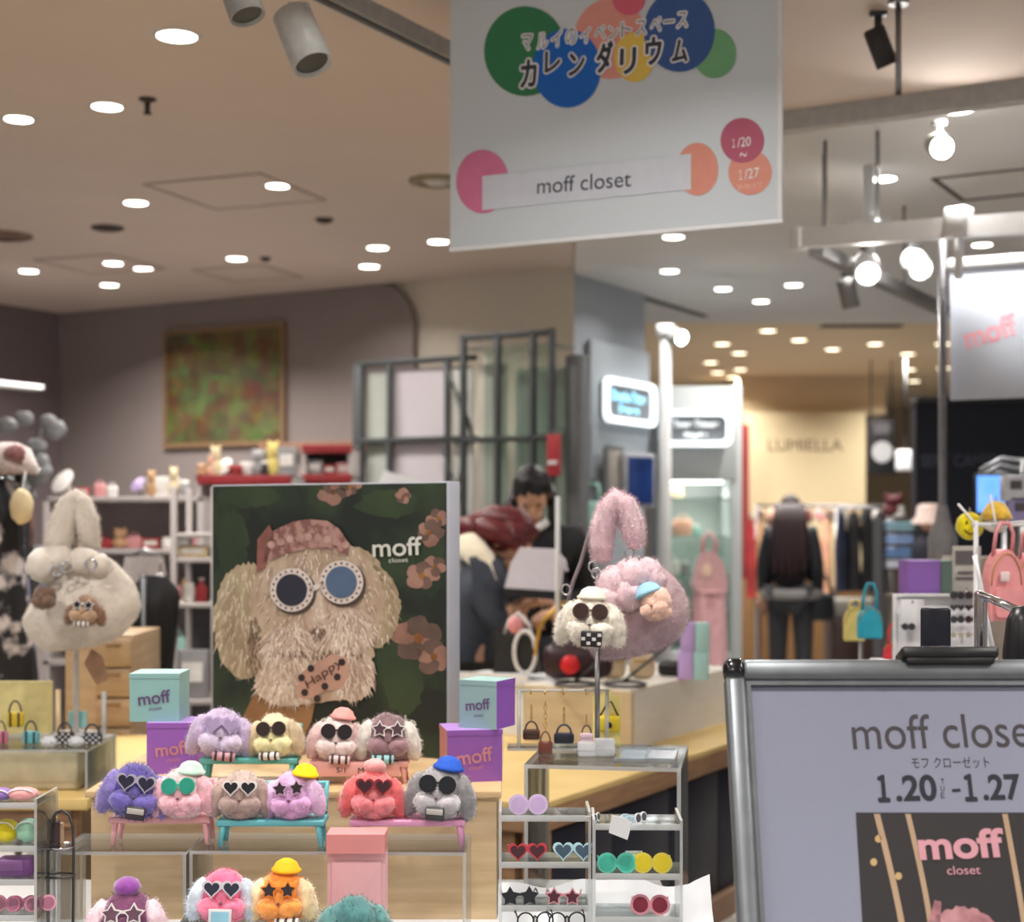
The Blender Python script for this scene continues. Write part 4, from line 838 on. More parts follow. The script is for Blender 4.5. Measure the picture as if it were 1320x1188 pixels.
for px, lab in ((815, 'left silver foil tray on the acrylic bridge'), (853, 'right silver foil tray on the acrylic bridge')):
    p = P(px, 976, 3.24); p.z = .966; t = thing('foil_tray', lab, 'tray', p, math.radians(-9))
    obj('tray_floor', MB().box((0, 0, .002), (.062, .15, .003)), M('foil', (212,218,224), .2, .8), t); obj('tray_rim', MB().ring([(-.031, -.075), (.031, -.075), (.031, .075), (-.031, .075)], [(-.028, -.072), (.028, -.072), (.028, .072), (-.028, .072)], 0, .006, MX.Translation((0, 0, .006)) @ MX.Rotation(-PI/2, 4, 'X')), M('foil'), t)

# ------------------------------------------------------------------ fluffy bag on the stand
def bagmesh(w, h, d, seed, slump=.0, top=.55):
    def fn(a, b):
        th = 2*PI*a; ph = PI*b
        z = -math.cos(ph); r = math.sin(ph)**.55
        x = math.cos(th)*r; y = math.sin(th)*r
        wf = 1-(1-top)*max(0, (z+.3)/1.3)**1.3
        p = V((x*w/2*wf, y*d/2*wf, z*h/2))
        nz = NZ.noise(V((x*2+seed, y*2, z*2)))*.07+NZ.noise(V((x*5+seed, y*5, z*5)))*.03
        fold = .035*math.sin(th*9+seed)*max(0, (z+.1))
        p.x *= 1+nz+fold; p.y *= 1+nz+fold; p.z += x*slump*h
        return p
    return MB().sheet(lambda a, b: fn(a, b), 48, 26)
Yg = 3.3; bc = P(820, 790, Yg)
FP = furmat('dusty_mauve', (184,156,162), .07); FPL = furmat('pink_pile', (222,192,200), .06)
fb = thing('fluffy_pink_bag', 'dusty pink fluffy handbag with a furry strap on a wire stand', 'handbag', bc, -.12)
mb = bagmesh(k(140, Yg), k(108, Yg), .13, 3, .16, .62); obj('bag_body', mb, FP, fb); obj('fur', hairs(mb, 9000, .008, .0006, .5, 3), FP, fb)['kind'] = 'stuff'
mb = MB()
for cx, cy, r, yy in ((795,752,24,-.035),(818,742,24,-.04),(838,748,20,-.03),(786,775,22,-.05),(812,765,22,-.05),(836,735,17,-.03)):
    q = P(cx, cy, Yg)-bc; mb.ell((q.x, yy, q.z), (k(r, Yg),)*3, None, 3, .2, 6, cx)
obj('gathered_top', mb, FPL, fb); obj('top_fur', hairs(mb, 3500, .010, .0007, .3, 4), FPL, fb)['kind'] = 'stuff'
def path(pts, Y, ref): return [P(x, y, Y)-ref for x, y in pts]
sp1 = [(768,722),(766,700),(770,675),(779,655),(791,640),(798,636)]; sp2 = [(798,636),(808,650),(818,675),(824,695),(817,704)]
mb = MB().tube(path([(776,722),(775,700),(779,674),(785,656),(796,643),(805,650),(811,666),(817,686),(822,704)], Yg, bc), [k(x, Yg) for x in (11,14,15,15,15,15,15,15,10)], 14)
obj('furry_strap', mb, FPL, fb); obj('strap_fur', hairs(mb, 3500, .011, .0007, .3, 5), FPL, fb)['kind'] = 'stuff'
obj('shoulder_strap', MB().tube([P(x, y, Yg+.02)-bc for x, y in ((772,655),(757,690),(747,725),(738,748),(733,765),(730,778))], .0045, 8), M('grey_strap', (122,112,114), .6), fb)
for cx, cy in ((768,730),(772,739),(815,714),(822,722),(733,760)):
    q = P(cx, cy, Yg-.05)-bc; obj('metal_ring', MB().tube([q+V((.009*math.cos(a), 0, .011*math.sin(a))) for a in [2*PI*i/14 for i in range(14)]], .0022, 6, True), CHROME, fb)
st = thing('bag_stand', 'chrome bag stand pole on a wire ring base under the pink bag', 'bag stand', P(770, 985, 3.27)); st.location.z = .966
obj('base_disc', MB().cyl((0, 0, 0), (0, 0, .006), .045, n=24), EDGE, st); obj('pole', MB().cyl((0, 0, .006), (0, 0, .235), .0055), STEEL, st); obj('cradle', MB().tube([(-.03, 0, .25), (0, 0, .233), (.03, 0, .25)], .004, 8), STEEL, st)
plush('cream white plush poodle charm with brown glasses clipped on the pink bag', 760, 832, 92, 3.19, ('ivory', (226,218,204)), ('ivory2', (220,212,198)), None, ('round', ('brownf', (92,72,66)), ('brownd', (54,38,36))), (('ivoryhat', (226,220,202)), (0, .93)), ('check', 'chk', (30,26,30), .05), -.1, .05, None, 2600, grp=None)
plush('peach plush charm with pale blue hat clipped on the right of the pink bag', 852, 798, 60, 3.205, ('peach', (224,186,168)), ('peach2', (226,190,174)), None, None, (('babyblue', (150,196,218)), (-.2, .84), 1.55), None, -.5, -.25, None, 1500, ears=False, grp=None)

# ------------------------------------------------------------------ left cream fluffy bag
Yl = 4.25; lc_ = P(106, 775, Yl); FC_ = furmat('cream_pile', (226,216,204), .05); lb = thing('fluffy_cream_bag', 'cream fluffy handbag with bear charms on a slim stand at left', 'handbag', lc_, .1)
mb = bagmesh(k(150, Yl), k(118, Yl), .17, 8, .10, .5); obj('bag_body', mb, FC_, lb); obj('fur', hairs(mb, 8000, .008, .0008, .5, 6), FC_, lb)['kind'] = 'stuff'
mb = MB()
for a, b, r in ((62,728,22),(80,720,18),(112,722,18),(132,728,15)):
    q = P(a, b, Yl)-lc_; mb.ell((q.x, -.05, q.z), (k(r, Yl),)*3, None, 3, .2, 5, a)
obj('gathered_top', mb, FC_, lb)
mb = MB().tube(path([(74,716),(77,694),(83,668),(91,648),(98,642),(105,648),(112,672),(117,706)], Yl, lc_), [k(x, Yl) for x in (14,17,16,14,13,14,15,12)], 14)
obj('furry_strap', mb, FC_, lb); obj('strap_fur', hairs(mb, 2500, .012, .0009, .3, 7), FC_, lb)['kind'] = 'stuff'
for a, b in ((70,735),(80,731),(112,728)): q = P(a, b, Yl-.1)-lc_; obj('metal_ring', MB().tube([q+V((.014*math.cos(t_), 0, .014*math.sin(t_))) for t_ in [2*PI*i/14 for i in range(14)]], .004, 6, True), CHROME, lb)
st = thing('bag_stand', 'slim pale stand pole holding up the cream fluffy bag', 'bag stand', P(98, 940, Yl+.02)); st.location.z = .87
obj('base_disc', MB().cyl((0, 0, 0), (0, 0, .008), .06, n=24), EDGE, st); obj('pole', MB().cyl((0, 0, .008), (0, 0, P(98, 640, Yl).z-.87-.03), .008), M('pole_white', (206,202,196), .4), st)
plush('brown bear plush charm with white star glasses on the cream bag', 110, 806, 56, 4.12, ('bear', (146,112,84)), ('bear2', (128,94,70)), ('bear3', (176,144,114)), ('star', WF, D), None, ('roll', 'ivory', (226,222,214), 0), 0, .05, None, 1200, grp=None, eh=.8)
plush('small dark brown plush charm with grey cap on the left of the cream bag', 59, 784, 44, 4.13, ('bear4', (118,92,76)), ('bear5', (100,78,66)), None, None, (('greycap', (110,108,112)), (0, .85)), None, 0, -.1, None, 1000, ears=False, grp=None)
t = obj('hanging_label', MB().prism([(0, 0), (.03, -.02), (.045, -.085), (.015, -.10), (-.02, -.04)], -.003, .003), LEA('tan', (150,112,84)), None, P(118, 836, 4.25)); tag(t, 'brown leather tag hanging beneath the cream bag', 'tag')
# ------------------------------------------------------------------ big wood and navy table on the store grid
C0 = V((.077, 4.41, 0)); TT = .65
tb_ = thing('display_island', 'wooden topped display island with navy drawer fronts', 'table', C0, GR)     # local -x = B, +y = A
WT = wood('table_oak', (226,198,132), (206,174,108), 4); WE = wood('table_edge', (168,132,98), (140,104,76), 8); NVD = M('navy_drawer', (30,34,50), .4, var=.03)
TL_, TW_ = 3.2, 1.05
obj('table_top', MB().box((-TW_/2, TL_/2, TT-.008), (TW_, TL_, .016)), WT, tb_)
obj('edge_board', MB().box((-.014, TL_/2, TT-.05), (.028, TL_, .07), .003), WE, tb_); obj('edge_board', MB().box((-TW_/2, .012, TT-.05), (TW_-.06, .024, .07), .003), WE, tb_)
for i in range(7):
    obj('drawer_front', MB().box((-.05, .12+.44*(i+.5), .325), (.02, .432, .44), .003), NVD, tb_)
obj('carcass', MB().box((-TW_/2-.02, TL_/2+.05, .34), (TW_-.12, TL_-.14, .5)), NVD, tb_)
obj('plinth', MB().box((-.03, TL_/2+.04, .05), (.05, TL_-.06, .1), .004), wood('plinth_oak', (160,128,104), (140,108,86), 8), tb_)
for y in (.05,): obj('corner_post', MB().box((-.035, y, .31), (.06, .07, .6), .004), WE, tb_); obj('corner_post', MB().box((-.12, y, .31), (.05, .05, .6), .004), WE, tb_)
Fb = V((.4235, 5.5, TT)); BW = M('white_block_side', (226,224,222), .5, var=.03, stretch=(1, 1, 6), scale=8); 
bl = thing('white_block', 'long whitened wood block standing on the navy display island', 'plinth', Fb, GR); bh = .21
obj('front_face', MB().box((-.218, .008, bh/2-.004), (.435, .016, bh-.008)), wood('block_front', (206,188,156), (190,170,138), 4), bl)
obj('side_face', MB().box((-.008, .52, bh/2-.004), (.016, 1.0, bh-.008)), BW, bl); obj('side_face', MB().box((-.427, .52, bh/2-.004), (.016, 1.0, bh-.008)), BW, bl)
obj('top_board', MB().box((-.218, .51, bh-.004), (.436, 1.02, .012), .002), M('block_top', (226,220,208), .5, var=.02), bl)
wc = thing('white_tray_riser', 'white tray riser carrying the black handbag behind the white block', 'riser', V((P(652, 868, 6.05).x, 6.05, TT)), GR)
hz = P(652, 870, 6.05).z-TT
obj('tray_top', MB().box((0, 0, hz-.012), (.36, .3, .024), .004), WHITE, wc); obj('pedestal', MB().box((0, 0, (hz-.024)/2), (.3, .26, hz-.024)), BW, wc)
obj('tray_rim', MB().box((.0, -.145, hz+.005), (.36, .01, .03)), WHITE, wc)
# black handbag, white cord handle
hb = thing('black_handbag', 'black handbag with a white looped handle on the white tray', 'handbag', P(668, 866, 5.95), GR+.3)
BLL = LEA('glossy_black', (30,32,38)); s_ = k(1, 5.95)
mb = MB(); mb.prism([(-30*s_, 0), (28*s_, 0), (20*s_, 48*s_), (-20*s_, 50*s_)], -.05, .05); obj('bag_body', mb, BLL, hb)
obj('cord_handle', MB().tube([(s_*(14+14*math.cos(a)), -.07, s_*(28+27*math.sin(a))) for a in [2*PI*i/20 for i in range(20)]], .008, 8, True), M('cord_white', (228,228,230), .6), hb)
obj('top_handle', MB().tube([(-18*s_, 0, 46*s_), (-12*s_, 0, 66*s_), (0, 0, 76*s_), (14*s_, 0, 62*s_), (18*s_, 0, 46*s_)], .007, 8), M('cord_white'), hb)
obj('pink_charm', MB().ell((0, -.055, 62*s_), (.03, .02, .035), None, 2), M('charm_pink', (226,150,156), .6), hb)
t = thing('thin_white_pole', 'thin white display pole standing on the white block top', 'pole', P(719, 872, 5.75)); t.location.z = TT+bh+.001
obj('pole', MB().cyl((0, 0, 0), (0, 0, P(719, 640, 5.75).z-TT-bh), .009), WHITE, t); obj('foot', MB().cyl((0, 0, 0), (0, 0, .01), .05), WHITE, t)
t = thing('red_disc_bag', 'black pouch with a bright red round badge on the white block', 'pouch', P(745, 872, 5.75), GR+.5); t.location.z = TT+bh+.002
obj('pouch_body', MB().box((.0, .0, .08), (.26, .09, .13), .04), LEA('dark_wine', (48,22,30)), t); obj('red_badge', MB().lathe([(0, .010), (.028, .010), (.036, 0), (.036, -.012)], mx=MX.Translation((-.03, -.055, .07)) @ MX.Rotation(PI/2, 4, 'X')), M('badge_red', (214,24,36), .4), t)
obj('chain', MB().tube([(-.16, 0, .1), (-.14, 0, .22), (-.05, 0, .30), (-.02, 0, .26)], .008, 6), GOLD, t)
for px, py, r, lab in ((742, 882, 26, 'left black wire ring stand lying on the white block'), (806, 872, 26, 'right black wire ring stand lying on the white block')):
    p = P(px, py, 5.62); p.z = TT+bh+.006; t = thing('wire_ring_stand', lab, 'stand', p)
    rr = k(r, 5.6); obj('ring_base', MB().tube([(rr*math.cos(a), rr*1.3*math.sin(a), .004) for a in [2*PI*i/28 for i in range(28)]], .006, 6, True), DARKM, t)
    obj('wire_arm', MB().tube([(0, rr*1.3, .004), (.06, rr*.6, .06), (.14, 0, .13), (.17, 0, .18)], .006, 6), DARKM, t)
t = thing('eyewear_case', 'small black eyewear case at the right end of the white block', 'case', P(866, 862, 6.0), GR); t.location.z = TT+bh+.002
obj('case_body', MB().box((0, 0, .03), (.11, .06, .06), .02), BLACK, t); obj('case_hinge', MB().box((0, .03, .03), (.06, .006, .01)), STEEL, t)
for px, lab in ((790, 'pale mini figure row item left on the white block'), (828, 'beige mini bag behind the fluffy pink bag on the white block')):
    p = P(px, 862, 5.9); p.z = TT+bh+.002; t = thing('small_pouch', lab, 'pouch', p)
    obj('pouch_body', MB().box((0, 0, .05), (.1, .06, .1), .03), M('pouch_sand', (206,184,150), .6), t); obj('zip', MB().box((0, -.03, .07), (.08, .006, .006)), GOLD, t)
# lilac and mint box pairs at the block's far end
def two_tone(label, px, py, w, h, Y, z=None, rz=0):
    p = P(px, py, Y)
    if z is not None: p.z = z
    t = thing('gift_box', label, 'gift box', p, rz); ww = k(w, Y); hh = k(h, Y)
    obj('lilac_side', MB().box((-ww/2, ww/2, hh/2), (ww, ww, hh), .002), M('card_lilac2', (216,184,250), .5, var=.02), t); obj('mint_side', MB().box((ww/2+.002, ww/2, hh/2), (ww*.98, ww*.98, hh), .002), M('card_mint', (186,232,232), .5, var=.02), t); return t, hh
a_, ha = two_tone('lower lilac and mint gift box pair on the white block', 893, 866, 19, 36, 5.85, TT+bh+.002, GR*.4)
two_tone('upper lilac and mint gift box pair stacked on the white block', 895, 830, 18, 37, 5.85, TT+bh+.003+ha, GR*.4)

# ------------------------------------------------------------------ left oak table with acrylic trays and pouches
lt = thing('oak_side_table', 'pale oak side table with acrylic trays at the left edge', 'table', (-1.08, 3.95, 0)); LZ = .75
obj('table_top', MB().box((-.65, .6, LZ-.015), (1.3, 1.2, .03), .003), WT, lt)
for x in (-.06, -1.2):
    for y in (.06, 1.1): obj('leg', MB().box((x, y, (LZ-.03)/2), (.045, .045, LZ-.03), .003), WE, lt)
obj('apron', MB().box((-.65, .03, LZ-.05), (1.2, .02, .05)), WE, lt)
obj('side_panel', MB().box((-.8, .12, .42), (.9, .03, .6)), M('panel_cream', (198,190,166), .6, var=.03), lt)
bridge('wide clear acrylic bridge on the oak side table with pouches', -2.0, -1.10, 4.02, .3, LZ, .115)
t = thing('beige_fabric_block', 'beige fabric covered block under the wide acrylic bridge', 'block', (-1.56, 4.06, LZ)); obj('block_body', MB().box((0, .11, .05), (.84, .2, .098), .008), M('block_beige', (188,178,152), .8, bump=.2), t); obj('fabric_fold', MB().tube([(-.2, -.0, .09), (-.19, -.002, .05), (-.2, 0, .004)], .006, 6), MATS['block_beige'], t)
t = thing('mini_bag_backdrop', 'pale yellow backing board behind the mini pouches at far left', 'display board', (-1.40, 4.29, LZ+.116))
obj('board', MB().box((-.02, 0, .075), (.3, .008, .15), .002), M('board_butter', (206,192,132), .6), t); obj('foot', MB().box((-.02, -.02, .004), (.3, .05, .008)), EDGE, t)
lz = LZ+.116; Yc = 4.12
minibag('yellow mini bag charm with black straps on the far left acrylic', 20, 935, 22, 34, 4.2, LEA('yellow', (206,178,40)), LEA('black'), straps=True, z=lz+.035)
minibag('teal mini bag charm with black straps on the far left acrylic', 40, 957, 21, 30, 4.12, LEA('teal', (98,166,174)), LEA('black'), straps=True, z=lz)
minibag('pink mini bag charm cut by the left picture edge', 1, 953, 18, 30, 4.12, LEA('pink2', (190,106,130)), LEA('black'), straps=True, z=lz)
minibag('brown checkered mini pouch on the acrylic, left of two', 84, 953, 24, 28, Yc, LEA('choco', (62,44,48)), LEA('choco'), checks=True, z=lz)
minibag('navy checkered mini pouch on the acrylic, right of two', 119, 953, 25, 26, Yc, LEA('navyb', (40,46,60)), LEA('navyb'), checks=True, z=lz)
for px, lab, h in ((75, 'gold toned acrylic post left of the checkered pouches', 62), (134, 'clear acrylic post right of the checkered pouches', 60)):
    p = P(px, 950, 4.25); p.z = lz; t = thing('display_post', lab, 'post', p); obj('post', MB().cyl((0, 0, 0), (0, 0, k(h, 4.2)), .007), M('post_cream', (236,206,160), .4) if px < 100 else EDGE, t); obj('foot', MB().cyl((0, 0, 0), (0, 0, .006), .025), EDGE, t)
t = thing('price_card', 'small teal card standing behind the checkered pouches', 'card', P(100, 936, 4.28)); t.location.z = lz
obj('card', MB().box((0, 0, .045), (.05, .004, .045)), M('card_teal2', (128,178,178), .6), t); obj('clip', MB().box((0, 0, .011), (.02, .014, .022), .003), EDGE, t)
for px, lab in ((98, 'crumpled white wire tissue between the checkered pouches'), (63, 'small white paper tissue left of the brown pouch')):
    p = P(px, 955, 4.08); p.z = lz; t = obj('tissue', MB().ell((0, 0, .011), (.02, .016, .013), None, 3, .5, 8, px), M('tissue', (206,208,212)), None, p); tag(t, lab, 'tissue')
# floor level things seen under the left table
t = thing('white_floor_crate', 'white low box on the floor beyond the left table', 'box', (-1.62, 6.4, .012), GR)
obj('crate_body', MB().box((0, 0, .2), (.55, .5, .4), .006), M('crate_white', (214,212,208), .6, var=.02), t); obj('crate_lid', MB().box((0, 0, .41), (.57, .52, .03), .006), M('crate_white'), t)

# left acrylic eyewear rack, bottom left corner
zz = [1.45-(y-HY)*2.78/F for y in (1036, 1091, 1134, 1180)]
tier('left corner clear acrylic rack with pouches and pink glasses', -1.06, (52-CX)*2.78/F, 2.76, .13, zz, zz[0]+.012)
def pouch(label, px, w, h, z, c, Y=2.82, flat=False):
    t = thing('round_pouch', label, 'pouch', ((px-CX)*Y/F, Y, z)); m = M('pouch_'+c[0], c[1], .8, sheen=.3, bump=.3)
    ww, hh = k(w, Y), k(h, Y)
    obj('pouch_body', MB().ell((0, 0, hh/2), (ww/2, .022, hh/2), None, 3, .12, 6, px), m, t); obj('zip', MB().tube([(ww*.42*math.cos(a), -.016, hh/2+hh*.42*math.sin(a)) for a in [PI*.1+PI*.8*i/10 for i in range(11)]], .0015, 5), WHITE, t)
pouch('flat violet pouch lying on the top of the left acrylic rack', -2, 40, 16, zz[0], ('violet', (140,108,180)))
pouch('flat salmon pink pouch lying on the top of the left acrylic rack', 30, 40, 17, zz[0], ('salmon', (238,164,164)))
pouch('yellow round fuzzy pouch on the second shelf of the left rack', 8, 34, 30, zz[1], ('yellow', (232,212,30)))
pouch('mint round fuzzy pouch on the second shelf of the left rack', 37, 34, 31, zz[1], ('mint', (166,214,186)))
t = thing('purple_wallet', 'glossy purple wallet lying on the third shelf of the left rack', 'wallet', ((22-CX)*2.82/F, 2.82, zz[2]), .1)
obj('wallet_body', MB().box((0, 0, .017), (.065, .04, .034), .008), LEA('purple', (136,82,146)), t); obj('wallet_flap', MB().box((-.01, -.021, .022), (.05, .006, .02), .002), LEA('purple2', (154,104,164)), t)
for i, (px, lab, c) in enumerate(((8, 'rose pink miniature glasses lying leftmost on the lowest left shelf', (214,140,160)), (30, 'mauve pink miniature glasses lying in the middle of the lowest left shelf', (202,120,160)), (52, 'pale pink miniature glasses lying rightmost on the lowest left shelf', (232,166,184)))):
    sunglasses(lab, px, 2.80, zz[3]+.003, 36, 'round', ('pk%s' % 'abc'[i], c), ('pkl%s' % 'abc'[i], (176,110,136)), .3*i-.2)
t = thing('paper_pad', 'stack of white paper sheets on the third shelf of the left rack', 'paper', ((20-CX)*2.8/F, 2.83, zz[2]+.0), .05); t.location.z = zz[3]+.028
obj('sheet', MB().box((0, .0, .001), (.09, .05, .002)), WHITE, t)
t.location = ((8-CX)*2.86/F, 2.86, zz[2]); 
# wire jewellery stand
ws = thing('wire_jewellery_stand', 'dark wire arch jewellery stand with a dish beside the left rack', 'jewellery stand', ((78-CX)*2.84/F, 2.84, TZ))
q = lambda x, y: (k(x-78, 2.84), 0, P(x, y, 2.84).z-TZ)
obj('wire_arch', MB().tube([q(62,1128), q(61,1090), q(64,1062), q(72,1048), q(80,1044), q(89,1050), q(94,1064), q(95,1100), q(94,1215)], .0026, 8), DARKM, ws)
obj('wire_leg', MB().tube([q(62,1128), q(62,1215)], .0026, 8), DARKM, ws)
obj('dish', MB().lathe([(0, 0), (.026, .001), (.03, .006), (.027, .004), (0, .003)], q(77,1093)), CHROME, ws); obj('lower_ring', MB().tube([tuple(V(q(78,1128))+V((.026*math.cos(a), .02*math.sin(a), 0))) for a in [2*PI*i/18 for i in range(18)]], .002, 6, True), DARKM, ws)
zlow = q(78,1215)[2]
obj('base_plate', MB().box((0, 0, .004), (.07, .05, .008), .002), DARKM, ws)
t = thing('dangling_charm', 'tan and black mini pouch hanging inside the wire stand', 'mini bag', ((68-CX)*2.86/F, 2.87, P(68,1098,2.86).z), .2)
obj('pouch', MB().box((0, 0, .03), (.02, .012, .055), .004), LEA('choco'), t); obj('pouch_side', MB().box((.013, 0, .028), (.008, .012, .05), .003), LEA('tan2', (170,140,112)), t); obj('hanging_loop', MB().tube([(0, 0, .058), (.004, -.01, .068), (.006, -.03, .064)], .0015, 6), GOLD, t)

# ------------------------------------------------------------------ easel sign in the foreground
lean = math.radians(22); Tp = P(1225, 850, 2.3); top = Tp.z/math.cos(lean)
es = thing('a_frame_sign', 'aluminium framed standing sign with lettering and a clip on top', 'sign stand', (Tp.x, Tp.y-Tp.z*math.tan(lean), 0), 0, None, -lean)
HW = .336; AL = M('aluminium', (112,117,121), .38, .7); ALD = M('aluminium_dark', (112,116,120), .4, .8)
z1 = top; z0 = .36
obj('top_rail', MB().box((0, .006, z1-.016), (2*HW-.05, .03, .032), .008), AL, es); obj('bottom_rail', MB().box((0, .006, z0+.016), (2*HW-.05, .03, .032), .008), AL, es)
for s in (-1, 1):
    obj('side_rail', MB().box((s*(HW-.016), .006, (z0+z1)/2), (.032, .03, z1-z0-.05), .008), AL, es)
    for z in (z1-.015, z0+.015): obj('corner_cap', MB().box((s*(HW-.016), .006, z), (.034, .034, .034), .012, None, 4), M('corner_dark', (70,72,76), .18, 1), es)
    obj('front_leg', MB().box((s*(HW-.04), .02, z0/2), (.028, .022, z0), .004), AL, es)
    rl = V((0, math.sin(lean), -math.cos(lean)))
    obj('rear_leg', MB().tube([(s*(HW-.05), .035, z1-.1), (s*(HW-.05), .035+.99*(math.sin(2*lean)), z1-.1-(z1-.1)*1.0*math.cos(2*lean)*.9)], .011, 10), AL, es)
obj('inner_lip', MB().ring([(-HW+.03, z0+.03), (HW-.03, z0+.03), (HW-.03, z1-.03), (-HW+.03, z1-.03)], [(-HW+.038, z0+.038), (HW-.038, z0+.038), (HW-.038, z1-.039), (-HW+.038, z1-.039)], -.001, .01), ALD, es)
obj('page', MB().box((0, .012, (z0+z1)/2), (2*HW-.06, .006, z1-z0-.06)), M('page_paper', (136,140,160), .4, var=.01), es)
obj('clip', MB().box((-.005, .0, z1+.006), (.142, .05, .016), .004).box((-.005, -.014, z1-.004), (.13, .012, .014), .003), M('clip_black', (18,18,22), .35), es)
ef = Face(es, 0, .009)
DK = ink('page_ink', (58,52,58)); DN = ink('page_navy', (20,22,38))
ef.text('moff closet', (1098, 944), (1347, 940), DK, 1, 44)
ef.text('モフ クローゼット', (1175, 983), (1275, 982), DK, 1, 15)
ef.fat('１', (1132, 1016), (1145, 1016), DN, 1, 33, .045); ef.text('.20', (1154, 1016), (1207, 1015), DN, 1, 34, .028); ef.text('-', (1227, 1019), (1238, 1018), DN, 1, 4, .02); ef.fat('１', (1244, 1015), (1257, 1015), DN, 1, 33, .045); ef.text('.27', (1266, 1015), (1316, 1014), DN, 1, 34, .028)
for i, ch in enumerate('TUE'): ef.text(ch, (1212.5, 1007+9*i), (1217.5, 1007+9*i), DK, 1, 7)
for i, ch in enumerate('TUE'): ef.text(ch, (1322.5, 1006+9*i), (1327.5, 1006+9*i), DK, 1, 7)
ef.poly([(1103,1047),(1347,1047),(1366,1330),(1120,1330)], ink('photo_black', (34,30,32)), 1)
STR = ink('brass_strap', (176,148,120))
def strap(x0, x1, w, bow=4):
    ys = [1049+10*i for i in range(28)]
    L = [(x0+(x1-x0)*((y-1049)/281)+bow*math.sin((y-1049)/281*PI), y) for y in ys]
    ef.poly([(x-w/2, y) for x, y in L]+[(x+w/2, y) for x, y in L[::-1]], STR, 2)
strap(1130, 1182, 8, 6); strap(1170, 1212, 7, 8); strap(1295, 1338, 7, 3)
for cx, cy in ((1132,1081),(1126,1111),(1158,1129)): ef.disc(cx, cy, 4.5, 5, ink('rivet', (190,160,110)), 2, 12)
PKI = ink('photo_pink', (206,148,160))
ef.text('moff', (1183, 1090), (1294, 1086), PKI, 4, 38, .03); ef.text('closet', (1220, 1122), (1263, 1121), PKI, 4, 11)
PFU = pmat('photo_fur', (206,152,158), (150,96,104), 25)
ef.poly(fluffy(1240, 1235, 60, 66, 70, .04), PFU, 3); ef.poly([(1196,1190),(1204,1160),(1213,1162),(1212,1192)], pmat('photo_fur2', (186,128,136), (140,90,98), 25), 3); ef.poly(fluffy(1190, 1240, 24, 50, 50, .06), PFU, 4); ef.poly(fluffy(1300, 1240, 24, 50, 50, .06), PFU, 4)
t = thing('fascia_glow', '', '') if False else None
# ------------------------------------------------------------------ right side behind the sign
def backpack(label, px, py, w, h, Y, c, strap_h, tagc=None, rz=0):
    p = P(px, py, Y); p.z += .001; ww = k(w, Y); hh = k(h, Y); t = thing('mini_backpack', label, 'mini backpack', p, rz, 'mini backpack charms'); m = LEA(c[0], c[1])
    o = [(-ww*.5, hh*.08), (-ww*.46, 0), (ww*.46, 0), (ww*.5, hh*.08)]+[(ww*.5*math.cos(a), hh*.5+hh*.5*math.sin(a)) for a in [PI*.05+PI*.9*i/12 for i in range(13)]]
    obj('pack_body', MB().prism(o, -ww*.2, ww*.2), m, t); obj('front_pocket', MB().prism(sc(rrect(ww*.7, hh*.42, ww*.12), 1, 1, 0, hh*.26), -ww*.28, -ww*.19), m, t)
    obj('zip_line', MB().tube([(ww*.45*math.cos(a), -ww*.21, hh*.5+hh*.44*math.sin(a)) for a in [PI*.0+PI*i/12 for i in range(13)]], ww*.018, 5), GOLD, t)
    for s in (-1, 1): obj('strap', MB().tube([(s*ww*.28, 0, hh*.9), (s*ww*.26, -.01, hh+k(strap_h, Y)*.6), (s*ww*.12, -.01, hh+k(strap_h, Y)), (0, -.01, hh+k(strap_h, Y)*.97)], ww*.055, 6), m, t)
    if tagc: obj('leather_patch', MB().box((-ww*.1, -ww*.29, hh*.62), (ww*.26, .004, ww*.26), .001), tagc, t)
    return t
PT_ = M('patch_white', (226,206,204), .6)
backpack('pink mini backpack charm hanging at the right, white patch on it', 1292, 800, 48, 92, 3.7, ('pinkpack', (226,150,152)), 34, PT_, .25)
backpack('second pink mini backpack cut by the right picture edge', 1326, 800, 44, 88, 3.85, ('pinkpack2', (218,142,146)), 34, None, .2)
backpack('bright turquoise mini backpack hanging far behind the sign', 1121, 823, 31, 41, 4.7, ('cyanpack', (40,170,196)), 30)
backpack('pale yellow mini backpack half behind the turquoise one', 1101, 826, 26, 44, 4.85, ('lemonpack', (230,212,128)), 8)
backpack('red mini backpack with thin straps above the sign top edge', 1154, 850, 30, 22, 4.3, ('redpack', (222,62,74)), 24, None, -.3)
t = thing('charm_pole_stand', 'thin steel stand the turquoise and yellow mini backpacks hang from', 'display rack', V((P(1110, 0, 4.95).x, 4.95, 0)))
zt = P(0, 779, 4.8).z; obj('pole', MB().cyl((0, 0, 0), (0, 0, zt), .007), STEEL, t); obj('base', MB().cyl((0, 0, 0), (0, 0, .02), .12, n=24), DARKM, t)
obj('hook_arm', MB().tube([(0, 0, zt-.004), (P(1121, 0, 4.7).x-t.location.x, -.26, P(0, 752, 4.7).z-.006)], .004, 6), STEEL, t); obj('hook_arm', MB().tube([(0, 0, zt-.004), (P(1101, 0, 4.85).x-t.location.x, -.11, P(0, 774, 4.85).z-.004)], .004, 6), STEEL, t)
t = thing('red_bag_pedestal', 'slim white pedestal under the red mini backpack', 'pedestal', V((P(1154, 0, 4.3).x, 4.3, 0))); zt = P(0, 850, 4.3).z; obj('column', MB().box((0, 0, zt/2-.006), (.1, .08, zt-.012), .004), WHITE, t); obj('cap', MB().box((0, 0, zt-.006), (.12, .1, .012), .003), WHITE, t)
